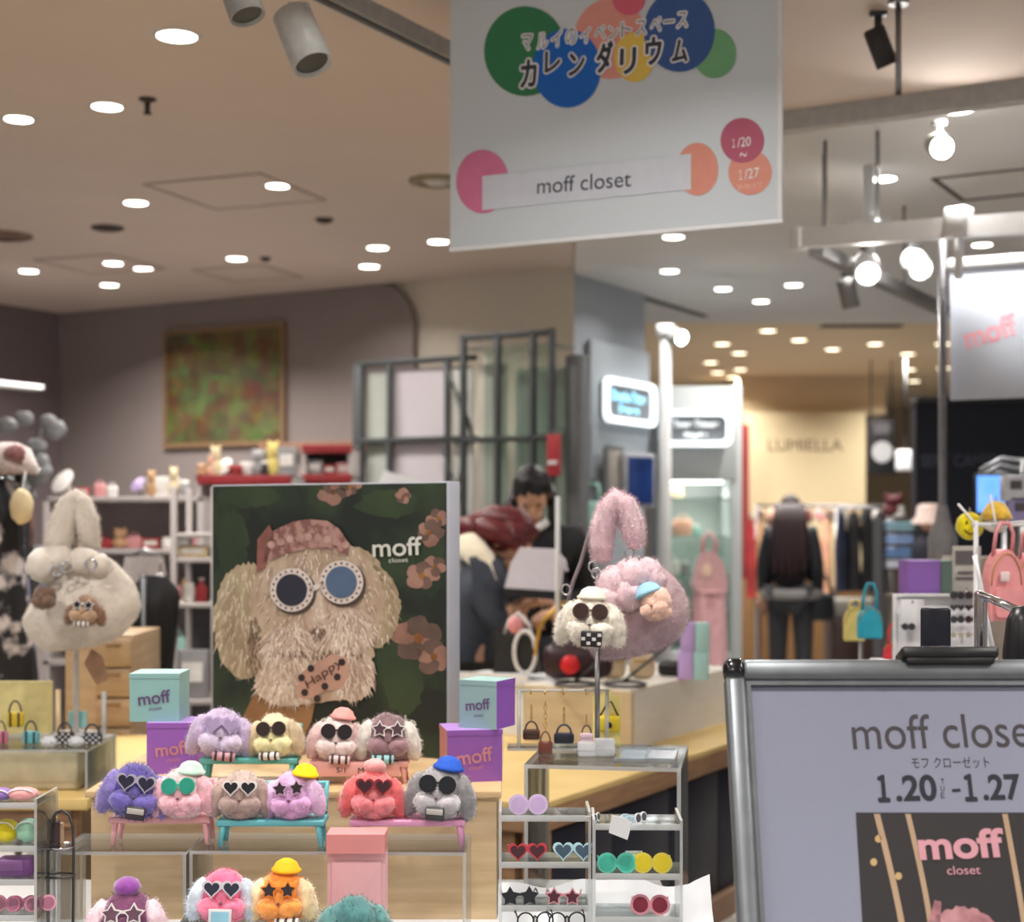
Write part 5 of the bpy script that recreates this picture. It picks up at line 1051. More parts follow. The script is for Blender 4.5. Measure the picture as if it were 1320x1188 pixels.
def smiley(label, px, py, r, Y, c):
    t = thing('smiley_charm', label, 'plush charm', P(px, py, Y), -.1, 'yellow smiley charms'); rr = k(r, Y)
    obj('face', MB().ell((0, 0, 0), (rr, rr*.55, rr), None, 3, .05, 5, px), furmat(*c), t)
    for s in (-1, 1): obj('eye', MB().ell((s*rr*.3, -rr*.5, rr*.25), (rr*.08, rr*.06, rr*.16), None, 2), BLACK, t)
    obj('mouth', MB().tube([(rr*.5*math.cos(a), -rr*.5, rr*.55*math.sin(a)) for a in [PI*1.15+PI*.7*i/10 for i in range(11)]], rr*.05, 6), BLACK, t)
    obj('hanging_loop', MB().tube([(-rr*.1, 0, rr*.9), (0, 0, rr*1.35), (rr*.1, 0, rr*.9)], rr*.06, 6), M('charm_loop', (170,160,150), .6), t); return t
smiley('yellow fuzzy smiley charm hanging in front of the navy shop', 1250, 678, 18, 4.0, ('smile', (246,222,20)))
hb_ = thing('yellow_cap_charm', 'orange yellow cap charm with white face beside the blue screen', 'plush charm', P(1284, 668, 3.95))
obj('cap', MB().lathe([(0, .045), (.02, .04), (.033, .02), (.042, 0), (.03, -.004), (0, -.006)]), furmat('amber2', (222,180,60)), hb_); obj('face', MB().ell((0, 0, -.014), (.032, .03, .022), None, 3, .08, 5, 3), furmat('ivory3', (232,228,218)), hb_); obj('hanging_loop', MB().tube([(-.004, 0, .042), (0, 0, .058), (.004, 0, .042)], .002, 6), MATS['charm_loop'], hb_)
# hanging rail for the charms and its stand
rl = thing('charm_hanging_rail', 'thin white wire rail the pink mini backpacks hang from', 'display rack', (P(1258, 0, 3.9).x, 3.9, 0))
z_ = P(0, 676, 3.9).z
obj('upright', MB().cyl((0, 0, 0), (0, 0, z_+.01), .006), WHITE, rl); obj('upright', MB().cyl((.3, 0, 0), (.3, 0, z_+.01), .006), WHITE, rl); obj('crossbar', MB().cyl((-.01, -.0, z_), (.31, 0, z_), .005), WHITE, rl); obj('base_bar', MB().box((.15, 0, .01), (.4, .3, .02), .004), WHITE, rl)
obj('hook_arm', MB().cyl((.04, 0, z_), (.04, -.25, z_+.008), .003), WHITE, rl); obj('hook_arm', MB().cyl((.12, 0, z_), (.12, -.1, z_+.008), .003), WHITE, rl); obj('smiley_arm', MB().cyl((0, 0, z_+.0), (-.015, .1, z_+.052), .003), WHITE, rl); obj('cap_arm', MB().cyl((.05, 0, z_), (.052, .05, z_+.075), .003), WHITE, rl)
# white pegboard of glasses
gx = thing('eyewear_board', 'white board with rows of dark miniature glasses behind the sign clip', 'display board', P(1212, 905, 4.05), -.05)
Wb, Hb = k(122, 4.05), k(140, 4.05)
obj('board', MB().box((0, 0, Hb/2), (Wb, .015, Hb), .006), M('board_white', (222,222,226), .5, var=.02), gx); obj('board_edge', MB().ring([(-Wb/2, 0), (Wb/2, 0), (Wb/2, Hb), (-Wb/2, Hb)], [(-Wb/2+.008, .008), (Wb/2-.008, .008), (Wb/2-.008, Hb-.008), (-Wb/2+.008, Hb-.008)], -.014, .0), WHITE, gx)
obj('post', MB().box((0, .02, -.46), (.05, .03, .96)), WHITE, gx); gx_base = gx.location.z
obj('acrylic_strip', MB().box((0, -.012, Hb-.012), (Wb*.8, .01, .012)), ACRYL, gx)  # clear acrylic strip along the top edge of the board
Yg2 = 4.0; n_ = 0
for r_, py in enumerate((772, 788, 803, 822)):
    for c_, px in enumerate((1234, 1253)):
        row = ('top', 'second', 'third', 'lowest')[r_]; side = ('left', 'right')[c_]
        sunglasses('dark miniature glasses on the white board, %s row %s' % (row, side), px, Yg2, P(px, py, Yg2).z, 17, ('round', 'heart', 'round', 'star')[r_], ('bdk', (44,42,46)) if r_ < 3 else ('bgold', (150,140,110)), ('bl', (40,38,44)) if r_ < 3 else ('bl2', (170,164,140)), .1*c_, grp='glasses on the white board')
sunglasses('lone dark miniature glasses low at the left of the white board', 1171, Yg2, P(1171, 812, Yg2).z, 16, 'round', ('bdk', (44,42,46)), ('bl', (40,38,44)), 0, grp='glasses on the white board')
t = thing('blank_card', 'plain white card on the left of the eyewear board', 'card', P(1176, 800, 4.02)); obj('card', MB().box((0, 0, .02), (.06, .004, .07), .001), WHITE, t); obj('pin', MB().ell((0, -.003, .05), (.003, .003, .003), None, 2), STEEL, t)
t = thing('grey_price_sign', 'small grey price sign above the eyewear board', 'sign', P(1246, 762, 4.1)); obj('plate', MB().box((0, 0, .06), (.075, .006, .12), .002), M('plate_grey', (176,172,166), .6), t); obj('print', MB().box((0, -.005, .09), (.06, .003, .035)).box((0, -.005, .035), (.06, .003, .006)).box((0, -.005, .05), (.05, .003, .006)), M('emblem_dim'), t); obj('stem', MB().cyl((0, 0, -.03), (0, 0, .01), .004), STEEL, t)
t = thing('beige_display_panel', 'beige panel behind the smiley charm and grey price sign', 'panel', V((P(1262, 0, 5.25).x, 5.25, 0)))
obj('panel', MB().box((0, 0, .66), (.24, .05, 1.36), .004), M('panel_beige', (172,160,146), .6), t); obj('panel_foot', MB().box((0, 0, .01), (.3, .2, .02)), DARKM, t)
# dark upright phone-like panel and metal rack corner right behind the sign
t = thing('black_tablet', 'upright black tablet shape standing behind the sign clip', 'tablet', P(1206, 915, 2.62), -.05)
w_, h_ = k(38, 2.62), k(132, 2.62)
obj('tablet_body', MB().box((0, 0, h_/2), (w_, .012, h_), .004), M('tablet_black', (20,22,34), .3), t); obj('tablet_arm', MB().box((0, .012, -.35), (.02, .012, .74)), BLACK, t)
t = thing('chrome_rack', 'chrome tube rack corner behind the sign at right', 'rack', V((P(1264, 0, 2.75).x, 2.75, 0)))
zt = P(0, 762, 2.75).z
obj('upright_tube', MB().box((0, 0, zt/2), (.02, .02, zt), .004), CHROME, t); obj('slanting_bar', MB().tube([(-.004, 0, zt-.004), (.03, -.05, zt-.022), (.085, -.12, zt-.055)], .0075, 10), CHROME, t); obj('base_foot', MB().box((0, 0, .01), (.3, .3, .02), .004), CHROME, t)
t = thing('black_lamp_hood', 'black hood shaped object cut by the right picture edge', 'hood', P(1318, 860, 2.6))
obj('hood', MB().lathe([(.034, -.03), (.032, .03), (.026, .08), (.016, .1), (0, .104)], n=20), M('clip_black'), t); obj('hood_stem', MB().cyl((0, 0, -.78), (0, 0, -.03), .008), DARKM, t)
t = thing('white_cable_post', 'thin white slanted strut beside the pink mini backpack', 'strut', P(1275, 800, 3.2)); obj('strut', MB().tube([P(1283, 850, 3.2)-P(1275, 800, 3.2), P(1271, 795, 3.2)-P(1275, 800, 3.2), P(1263, 748, 3.2)-P(1275, 800, 3.2), P(1256, 716, 3.2)-P(1275, 800, 3.2)], .005, 8), WHITE, t); obj('strut_foot', MB().tube([P(1283, 850, 3.2)-P(1275, 800, 3.2), P(1289, 900, 3.2)-P(1275, 800, 3.2), (P(1289, 900, 3.2)-P(1275, 800, 3.2))*V((1, 1, 0)) + V((0, 0, -P(1275, 800, 3.2).z))] if False else [P(1283, 850, 3.2)-P(1275, 800, 3.2), P(1290, 905, 3.2)-P(1275, 800, 3.2), (.024, 0, -P(1275, 800, 3.2).z+.004)], .005, 8), WHITE, t)
a_, ha = two_tone('purple and grey green box behind the white eyewear board', 1212, 768, 42, 46, 4.9, None, .05)
a_.children[0].active_material = M('card_purple3', (158,112,204), .5, var=.02); a_.children[1].active_material = M('card_sage', (104,128,118), .5, var=.02); a_.location.x -= .0; a_.children[1].scale.x = .6
t = thing('box_pedestal', 'grey pedestal under the purple and sage box', 'pedestal', V((P(1212, 0, 4.95).x, 4.98, 0))); pz = P(0, 768, 4.9).z
obj('pedestal_body', MB().box((0, 0, pz/2), (.26, .18, pz-.01), .004), M('pedestal_grey', (120,112,106), .6), t); obj('pedestal_cap', MB().box((0, 0, pz-.006), (.28, .2, .01)), M('pedestal_grey'), t)
t = thing('blue_screen', 'bright blue tilted screen near the right picture edge', 'screen', P(1290, 655, 6.4), -.15)
obj('display', MB().box((0, 0, .06), (.19, .01, .15)), M('screen_sky', (80,150,250), .3, emit=.9, c2=(150,190,250), scale=9), t); obj('bezel', MB().box((0, .012, .06), (.21, .02, .17), .004), BLACK, t); obj('arm', MB().cyl((.02, .02, -1.2), (.02, .02, 0), .012), STEEL, t)
t = thing('wire_hanger_rack', 'grey wire hangers curving above the blue screen', 'rack', P(1300, 600, 6.6))
for i in range(4): obj('hanger_wire', MB().tube([(-.12, .02*i, -.02-.03*i), (-.03, .02*i, .03-.03*i), (.06, .02*i, .02-.035*i), (.16, .02*i, -.05-.03*i)], .011, 6), M('hanger_grey', (150,152,158), .4, .4), t)
obj('rack_post', MB().cyl((.06, 0, -1.68), (.06, 0, .03), .012), STEEL, t)
for i, (px, py, lab) in enumerate(((1306,640,'white product box right of the blue screen'),(1312,668,'lilac product box right of the yellow cap charm'))):
    t = thing('product_box', lab, 'box', P(px, py, 5.4)); obj('carton', MB().box((0, 0, .03), (.075, .06, .09), .004), M('carton_%s' % 'ab'[i], [(216,220,230), (170,160,210)][i], .6), t); obj('label_print', MB().box((0, -.032, .04), (.04, .004, .03)), M('emblem_dim'), t); obj('support_arm', MB().cyl((0, 0, -.3), (0, 0, -.015), .006), STEEL, t)

# ------------------------------------------------------------------ people
SKIN = M('skin', (206,160,134), .55, var=.03)
def skinmesh(verts, edges, root=0, lev=1):
    me = bpy.data.meshes.new('figure_tmp'); me.from_pydata([v[0] for v in verts], edges, []); o = bpy.data.objects.new('figure_tmp', me); COL.objects.link(o)
    o.modifiers.new('s', 'SKIN'); s = o.modifiers.new('d', 'SUBSURF'); s.levels = lev; s.render_levels = lev
    d = me.skin_vertices[0].data if me.skin_vertices else None
    if d is None: bm = bmesh.new(); bm.from_mesh(me); bm.verts.layers.skin.verify(); bm.to_mesh(me); bm.free(); d = me.skin_vertices[0].data
    for i, v in enumerate(verts):
        r = v[1]; d[i].radius = r if isinstance(r, tuple) else (r, r); d[i].use_root = (i == root)
    dg = bpy.context.evaluated_depsgraph_get(); dg.update(); e = o.evaluated_get(dg); m = e.to_mesh()
    mb = MB().add([v.co.copy() for v in m.vertices], [list(p.vertices) for p in m.polygons], True)
    e.to_mesh_clear(); bpy.data.objects.remove(o); bpy.data.meshes.remove(me); return mb
def figure(name, label, loc, rz, J, jacket, legs, hair, shoe, extra=None):
    """J: joints in metres, figure faces -y. keys pel, chest, neck, head, ls, le, lw, rs, re, rw, lh, lk, la, rh, rk, ra"""
    t = thing(name, label, 'person', loc, rz); g = {n: V(p) for n, p in J.items() if n not in ('sleeve', 'hip')}
    names = ['pel', 'mid', 'chest', 'neck', 'nh', 'ls', 'le', 'lw', 'rs', 're', 'rw', 'lh', 'lk', 'la', 'lt', 'rh', 'rk', 'ra', 'rt']
    g['mid'] = (g['pel']+g['chest'])/2+V((0, .0, 0)); g['nh'] = g['neck'].lerp(g['head'], .6)
    for s in 'lr': g[s+'t'] = g[s+'a']+V((0, -.14, -.05))
    R = dict(pel=(.15, .105), mid=(.125, .09), chest=(.15, .1), neck=.052, nh=.05, ls=.058, le=.042, lw=.03, rs=.058, re=.042, rw=.03, lh=.085, lk=.056, la=.04, lt=.035, rh=.085, rk=.056, ra=.04, rt=.035)
    ed = [('pel', 'mid'), ('mid', 'chest'), ('chest', 'neck'), ('neck', 'nh'), ('chest', 'ls'), ('ls', 'le'), ('le', 'lw'), ('chest', 'rs'), ('rs', 're'), ('re', 'rw'), ('pel', 'lh'), ('lh', 'lk'), ('lk', 'la'), ('la', 'lt'), ('pel', 'rh'), ('rh', 'rk'), ('rk', 'ra'), ('ra', 'rt')]
    ix = {n: i for i, n in enumerate(names)}
    body = skinmesh([(g[n], R[n]) for n in names], [(ix[a], ix[b]) for a, b in ed])
    hd = (g['head']-g['neck']).normalized(); face = V(J.get('face', (0, -1, 0))).normalized(); right = face.cross(hd).normalized(); up = right.cross(face).normalized()
    HM = MX((right, -face, up)).transposed().to_4x4(); HM.translation = g['head']
    body.ell((0, 0, 0), (.075, .092, .112), None, 3, mx=HM); body.ell((0, -.07, -.06), (.045, .035, .045), None, 2, mx=HM)
    body.ell((0, -.098, -.015), (.013, .02, .024), None, 2, mx=HM)
    for s in (-1, 1):
        body.ell((s*.076, .005, -.01), (.012, .02, .03), None, 2, mx=HM)
        w = g[('l' if s < 0 else 'r')+'w']; e = g[('l' if s < 0 else 'r')+'e']; d = (w-e).normalized(); sd = d.cross(V((0, 0, 1)))
        sd = sd.normalized() if sd.length > .1 else V((1, 0, 0)); nn = sd.cross(d)
        pm_ = MX((sd, d, nn)).transposed().to_4x4(); pm_.translation = w
        body.ell((0, .045, 0), (.04, .055, .02), None, 2, mx=pm_)
        for i, L in enumerate((.062, .072, .068, .052)):
            x = -.028+.019*i; body.tube([(x, .07, 0), (x, .085+L*.35, -.006), (x, .085+L*.6, -.026), (x, .08+L*.62, -.046)], [.0095, .009, .0085, .006], 6, mx=pm_)
        body.tube([(-.034, .02, 0), (-.058, .05, -.008), (-.056, .08, -.02)], [.012, .011, .008], 6, mx=pm_)
    obj('body', body, SKIN, t)
    for s in (-1, 1):
        obj('eye', MB().ell((s*.03, -.083, .012), (.012, .008, .008), None, 2, mx=HM), M('eye_dark', (34,26,26), .3), t)
    obj('mouth', MB().ell((0, -.1, -.062), (.022, .006, .006), None, 2, mx=HM), M('lips', (170,96,92), .5), t)
    jn = ['pel', 'mid', 'chest', 'neck', 'ls', 'le', 'lw', 'rs', 're', 'rw']; jx = {n: i for i, n in enumerate(jn)}
    Rj = dict(pel=(.175, .13), mid=(.165, .125), chest=(.185, .135), neck=.07, ls=.092, le=.068, lw=.05, rs=.092, re=.068, rw=.05)
    g2 = dict(g); g2['neck'] = g['chest'].lerp(g['neck'], .75)
    cut = J.get('sleeve', .95); g2['pel'] = (g['lh']+g['rh'])/2+V((0, 0, -.04))
    for s in 'lr': g2[s+'w'] = g[s+'e'].lerp(g[s+'w'], cut)
    obj('jacket', skinmesh([(g2[n], Rj[n]) for n in jn], [(jx[a], jx[b]) for a, b in ed if a in jx and b in jx]), jacket, t)
    ln = ['pel', 'lh', 'lk', 'la', 'rh', 'rk', 'ra']; lx = {n: i for i, n in enumerate(ln)}
    Rl = dict(pel=(J.get('hip', .165), J.get('hip', .165)*.85), lh=.108, lk=.078, la=.066, rh=.108, rk=.078, ra=.066)
    obj('trousers', skinmesh([(g[n], Rl[n]) for n in ln], [(lx[a], lx[b]) for a, b in ed if a in lx and b in lx]), legs, t)
    for s in 'lr': obj('shoe', MB().ell(g[s+'a']+V((0, -.07, -.04)), (.05, .13, .045), None, 3, flat=0), shoe, t)
    return t, g, HM, up
def hairmesh(t, HM, mat, strands=(), cap=(.088, .1, .118), name='hair', back=.018, cut=.02):
    mb = MB(); m0 = MB().ell((0, back, .018), cap, None, 4, .04, 8, 3, mx=None)
    for f, sm in zip(m0.f, m0.s):
        c = sum((V(m0.v[i]) for i in f), V())/len(f)
        if c.y < -.045 and c.z < .055: continue                       # leave the face open
        mb.add([m0.v[i] for i in f], [tuple(range(len(f)))], True)
    mb2 = MB().add([tuple(HM @ V(v)) for v in mb.v], mb.f, True)
    for pts, rs in strands: mb2.tube(pts, rs, 8)
    return obj(name, mb2, mat, t)
STAND = dict(pel=(0, 0, .93), chest=(0, 0, 1.3), neck=(0, 0, 1.43), head=(0, -.02, 1.56), ls=(-.16, 0, 1.37), le=(-.2, .03, 1.1), lw=(-.21, -.06, .86), rs=(.16, 0, 1.37), re=(.2, .03, 1.1), rw=(.21, -.06, .86),
             lh=(-.09, 0, .88), lk=(-.1, -.02, .48), la=(-.1, .02, .085), rh=(.09, 0, .88), rk=(.1, -.02, .48), ra=(.1, .02, .085))
# far woman seen from behind
Yw = 12.2; J = dict(STAND); J.update(face=(0, -1, .0), head=(0, -.02, 1.55))
wm, g, HM, up = figure('person', 'person seen from behind with very long dark hair and a black jacket', V((P(1019, 0, Yw).x, Yw, 0)), PI-.25, J, M('jacket_black', (30,32,40), .7, bump=.2), M('trousers_grey', (56,56,60), .8), None, M('shoe_black', (28,26,28), .5))
HB = M('hair_brown_black', (48,26,30), .5, scale=60, stretch=(1, 1, .1), var=.3)
hairmesh(wm, HM, HB, [([(x, .06, 1.6), (x*1.2, .1, 1.45), (x*1.5, .13, 1.2), (x*1.6, .13, .98+abs(x))], [.05, .055, .05, .015]) for x in (-.07, -.035, 0, .035, .07)])
obj('belt', MB().lathe([(.22, .86), (.24, .87), (.24, .93), (.22, .94)], n=24, sy=.8), M('belt_grey', (150,146,144), .6), wm)
t = thing('black_shoulder_bag', 'black handbag carried at the right hip of the long haired person', 'handbag', V((P(1058, 0, Yw).x, Yw-.05, P(0, 798, Yw).z)), .2)
obj('bag_body', MB().box((0, 0, .1), (.2, .1, .22), .04), BLL, t); obj('bag_strap', MB().tube([(-.08, 0, .2), (-.05, 0, .32), (0, 0, .36), (.05, 0, .32), (.08, 0, .2)], .012, 6), BLL, t)
# staff member with black hair looking down
Ys = 7.1; J = dict(STAND); J.update(pel=(0, 0, .95), chest=(0, -.03, 1.34), neck=(0, -.05, 1.47), head=(0, -.1, 1.585), face=(.08, -.7, -.75), ls=(-.18, -.02, 1.38), rs=(.18, -.02, 1.38), le=(-.24, .02, 1.12), re=(.24, .02, 1.12), lw=(-.1, -.2, 1.06), rw=(.1, -.2, 1.06))
stf, g, HM, up = figure('person', 'person with black hair and dark clothes looking down behind the counter', V((P(688, 0, Ys).x, Ys, 0)), -.1, J, M('cloth_black', (26,26,32), .8), M('cloth_black'), None, M('shoe_black'))
HK = M('hair_black', (24,22,26), .45, scale=60, stretch=(1, 1, .1), var=.3)
hairmesh(stf, HM, HK, [([(s*.07, -.02, 1.62), (s*.098, -.06, 1.54), (s*.095, -.09, 1.46), (s*.085, -.1, 1.42)], [.03, .032, .026, .008]) for s in (-1, 1)])
obj('collar', MB().tube([(-.07, -.1, 1.46), (0, -.13, 1.41), (.07, -.1, 1.46)], .02, 8), M('collar_white', (222,220,222), .7), stf)
# red haired customer bending over the counter
Yr_ = 6.6; X0 = P(612, 0, Yr_).x
def L_(px, py, dy=0): p = P(px, py, Yr_+dy); return (p.x-X0, dy, p.z)
J = dict(pel=L_(600, 868), chest=L_(618, 745), neck=L_(636, 706, -.02), head=L_(657, 696, -.06), ls=L_(612, 735, .16), rs=L_(628, 738, -.17), le=L_(640, 800, .2), lw=L_(680, 780, .05), re=L_(636, 806, -.24), rw=L_(672, 776, -.2), face=(.55, -.25, -.85),
         lh=L_(592, 885, .09), rh=L_(606, 885, -.09), lk=(-.05, .09, .47), la=(-.06, .1, .085), rk=(-.02, -.09, .47), ra=(-.03, -.08, .085), sleeve=.62, hip=.21)
cus, g, HM, up = figure('person', 'person with dark red hair bending over the counter in a slate jacket', V((X0, Yr_, 0)), 0, J, M('jacket_slate', (58,64,76), .8, bump=.2), M('trousers_dark', (40,40,46), .8), None, M('shoe_black'))
HRD = M('hair_dark_red', (98,30,36), .45, scale=50, stretch=(.2, 1, 1), var=.3)
hr = lambda *p: [V(L_(*q)) for q in p]
hairmesh(cus, HM, HRD, [(hr((606,676,-.02),(635,668,-.06),(668,672,-.1),(692,690,-.12)), [.04, .06, .055, .02]), (hr((598,684,-.04),(625,680,-.1),(655,690,-.14),(668,706,-.14)), [.035, .055, .05, .02]), (hr((594,682,.04),(622,672,.02),(655,668,.0),(686,682,0)), [.03, .05, .06, .025]), (hr((592,690,-.0),(600,678,-.04),(622,682,-.1)), [.02, .045, .05])])
mb = MB().tube(hr((592,706,-.03),(606,704,-.12),(622,722,-.18),(634,750,-.2),(643,776,-.2)), [.05, .062, .055, .045, .02], 10).tube(hr((592,706,.02),(600,700,.1),(620,712,.14)), [.05, .055, .04], 10)
obj('fur_collar', mb, M('collar_cream', (232,222,198), .95, bump=.4, sheen=.4), cus)
# white tote the customer looks at
tt = thing('white_tote', 'white tote bag with a black base band held over the counter', 'tote bag', P(690, 762, 6.33), -.15); s_ = k(1, 6.33)
mb = MB().prism([(-38*s_, 4*s_), (32*s_, 0), (36*s_, 40*s_), (28*s_, 54*s_), (-18*s_, 56*s_), (-30*s_, 36*s_)], -.05, .05); obj('tote_body', mb, M('tote_white', (226,222,232), .7, var=.02), tt)
obj('base_band', MB().prism([(-40*s_, -6*s_), (33*s_, -10*s_), (33*s_, 1*s_), (-40*s_, 5*s_)], -.053, .053), M('band_black', (24,24,28), .5), tt)
obj('side_tab', MB().prism([(33*s_, 30*s_), (42*s_, 26*s_), (38*s_, 42*s_), (34*s_, 44*s_)], -.02, .02), M('tote_white'), tt)
# ------------------------------------------------------------------ left store shelving and goods
def gondola(label, px0, px1, Y, zs, depth, back, strip=None, rz=0, board=True):
    x0, x1 = (px0-CX)*Y/F, (px1-CX)*Y/F; w = x1-x0; t = thing('shop_gondola', label, 'shelving', ((x0+x1)/2, Y, 0), rz)
    gm = M('gondola_grey', (176,168,166), .6, var=.03)
    for z in zs:
        obj('shelf', MB().box((0, depth/2, z-.012), (w, depth, .024), .003), gm, t)
        if strip: obj('price_strip', MB().box((0, -.006, z-.02), (w*.96, .01, .05), .002), strip, t)
    for s in (-1, 1): obj('upright', MB().box((s*(w/2-.015), depth/2, max(zs)/2), (.03, depth, max(zs)), .003), gm, t)
    if board: obj('back_board', MB().box((0, depth-.01, max(zs)/2), (w-.06, .02, max(zs)-.02)), back, t)
    return t
REDS = M('price_red', (150,40,46), .5)
G1 = gondola('grey store gondola with red price strips below the painting', 252, 378, 8.4, [P(0, 613, 8.4).z, 1.36, 1.05, .6, .2], .5, M('gondola_back', (150,140,138), .7), REDS)
G2 = gondola('store gondola with red strip next to the shelving partition', 388, 455, 8.9, [P(0, 612, 8.9).z, 1.9, 1.3, .8, .2], .4, M('gondola_back'), REDS)
G3 = gondola('low crowded store gondola behind the cream bag', 55, 262, 7.4, [P(0, 640, 7.4).z, 1.33, 1.08, .8, .4], .45, M('gondola_pale', (188,174,174), .7))
ORD = ['first', 'second', 'third', 'fourth', 'fifth', 'sixth', 'seventh', 'eighth', 'ninth', 'tenth', 'eleventh', 'twelfth']
NAMEC = {'white':(226,222,218),'pink':(216,150,152),'red':(160,46,50),'cream':(222,204,166),'black':(40,38,42),'grey':(150,148,150),'tan':(190,150,112),'olive':(170,160,84),'lilac':(176,156,200),'blue':(112,146,196),'brown':(104,72,56),'maroon':(104,40,46),'yellow':(226,206,120),'mint':(160,206,196),'navy':(38,42,66),'peach':(232,176,152)}
def good(kind, colour, p, w, h, label, grp):
    m = M('goods_'+colour, NAMEC[colour], .6, var=.1, scale=14); t = thing({'jar':'storage_jar','bowl':'bowl','box':'packaged_box','plush':'plush_toy','cap':'knit_cap','bag':'gift_pouch','dish':'tilted_dish','bottle':'bottle'}[kind], label, kind if kind != 'bag' else 'pouch', p, 0, grp)
    lab = M('goods_label', (232,228,222), .6)
    if kind == 'jar': obj('jar_body', MB().lathe([(0, 0), (w*.45, 0), (w*.5, h*.1), (w*.5, h*.7), (w*.36, h*.82)], n=16), m, t); obj('lid', MB().lathe([(w*.4, h*.8), (w*.4, h*.98), (0, h)], n=16), lab, t)
    elif kind == 'bowl': obj('bowl_body', MB().lathe([(0, 0), (w*.25, 0), (w*.42, h*.5), (w*.5, h), (w*.46, h), (w*.36, h*.5), (0, h*.15)], n=18), m, t)
    elif kind == 'box': obj('carton', MB().box((0, 0, h/2), (w, w*.5, h), .004), m, t); obj('front_label', MB().box((0, -w*.255, h*.55), (w*.7, .004, h*.4)), lab, t)
    elif kind == 'plush':
        obj('plush_body', MB().ell((0, 0, h*.3), (w*.5, w*.4, h*.32), None, 3, .1, 5, 3), m, t); obj('plush_head', MB().ell((0, -w*.05, h*.72), (w*.38, w*.34, h*.28), None, 3, .08, 5, 5), m, t)
        for s in (-1, 1): obj('ear', MB().ell((s*w*.28, 0, h*.94), (w*.12, w*.08, h*.12), None, 2), m, t)
    elif kind == 'cap': obj('cap_body', MB().lathe([(w*.5, 0), (w*.52, h*.2), (w*.5, h*.3), (w*.46, h*.7), (w*.25, h*.95), (0, h)], n=18), m, t); obj('pompom', MB().ell((0, 0, h), (w*.14, w*.14, w*.14), None, 2, .2, 6, 2), lab, t)
    elif kind == 'bag': obj('pouch_body', MB().box((0, 0, h*.4), (w, w*.3, h*.8), w*.12), m, t); obj('handle', MB().tube([(w*.3*math.cos(a), 0, h*.76+h*.25*math.sin(a)) for a in [PI*i/8 for i in range(9)]], w*.04, 6), m, t)
    elif kind == 'dish': obj('dish_body', MB().lathe([(0, 0), (w*.3, .01), (w*.5, w*.12), (w*.48, w*.13), (0, .02)], n=20, mx=MX.Translation((0, 0, h*.5)) @ MX.Rotation(.9, 4, 'X') @ MX.Rotation(-.5, 4, 'Y')), m, t); obj('stand', MB().box((0, .03, h*.22), (w*.3, .03, h*.44), .005), M('gondola_grey'), t)
    elif kind == 'bottle': obj('bottle_body', MB().lathe([(0, 0), (w*.5, 0), (w*.5, h*.6), (w*.2, h*.75), (w*.2, h*.92)], n=14), m, t); obj('cap', MB().lathe([(w*.24, h*.9), (w*.24, h), (0, h)], n=12), lab, t)
    return t
def rowof(place, Y, z, items, grp):
    cnt = {}
    for kind, colour, px, w, h in items:
        word = {'bag':'pouch','dish':'tilted dish','plush':'plush toy','cap':'knit cap','box':'carton'}.get(kind, kind)
        cnt[(word, colour)] = cnt.get((word, colour), 0)+1; n = cnt[(word, colour)]; tot = sum(1 for i in items if i[0] == kind and i[1] == colour)
        lab = ('%s %s on %s' % (colour, word, place)) if tot == 1 else ('%s %s %s from the left on %s' % (ORD[n-1], colour, word, place))
        good(kind, colour, ((px-CX)*Y/F, Y+k(w, Y)*.35+.02, z), k(w, Y), k(h, Y), lab, grp)
rowof('the red striped gondola top below the painting', 8.42, P(0, 613, 8.4).z, [('plush','tan',258,16,16),('plush','peach',272,16,26),('dish','white',288,26,22),('bowl','red',302,30,14),('plush','cream',276,18,0.1+38),('bowl','white',318,22,18),('plush','grey',332,26,34),('plush','yellow',350,20,44),('jar','black',340,14,20),('box','grey',368,24,38)], 'goods under the painting')
rowof('the gondola shelf beside the partition', 8.92, P(0, 612, 8.9).z, [('box','grey',404,22,20),('box','red',424,16,14),('box','pink',442,18,16)], 'goods beside the partition')
rowof('the top shelf of the low gondola behind the cream bag', 7.42, P(0, 640, 7.4).z, [('dish','white',78,36,36),('box','red',104,16,12),('bag','pink',126,15,22),('bag','white',142,14,18),('dish','lilac',176,22,30),('box','white',206,40,26),('jar','grey',236,14,22),('plush','tan',193,14,34),('plush','cream',222,14,38)], 'goods on the low gondola top')
rowof('the second shelf of the low gondola behind the cream bag', 7.42, 1.33, [('box','white',70,28,18),('box','pink',104,22,10),('bag','red',132,20,16),('plush','tan',152,22,26),('bag','pink',170,20,20),('box','red',192,24,14),('jar','white',214,16,16),('bag','grey',234,18,16),('jar','pink',250,14,20)], 'goods on the second gondola shelf')
rowof('the third shelf of the low gondola behind the cream bag', 7.42, 1.08, [('bag','red',132,20,24),('jar','white',150,16,26),('bag','lilac',168,18,28),('box','white',188,20,30),('jar','grey',206,16,26),('bag','pink',222,18,24),('box','tan',242,18,28)], 'goods on the third gondola shelf')
rowof('the lower shelf of the low gondola behind the cream bag', 7.42, .8, [('box','white',196,26,40),('bag','mint',226,22,36),('box','grey',250,18,44)], 'goods on the lower gondola shelf')
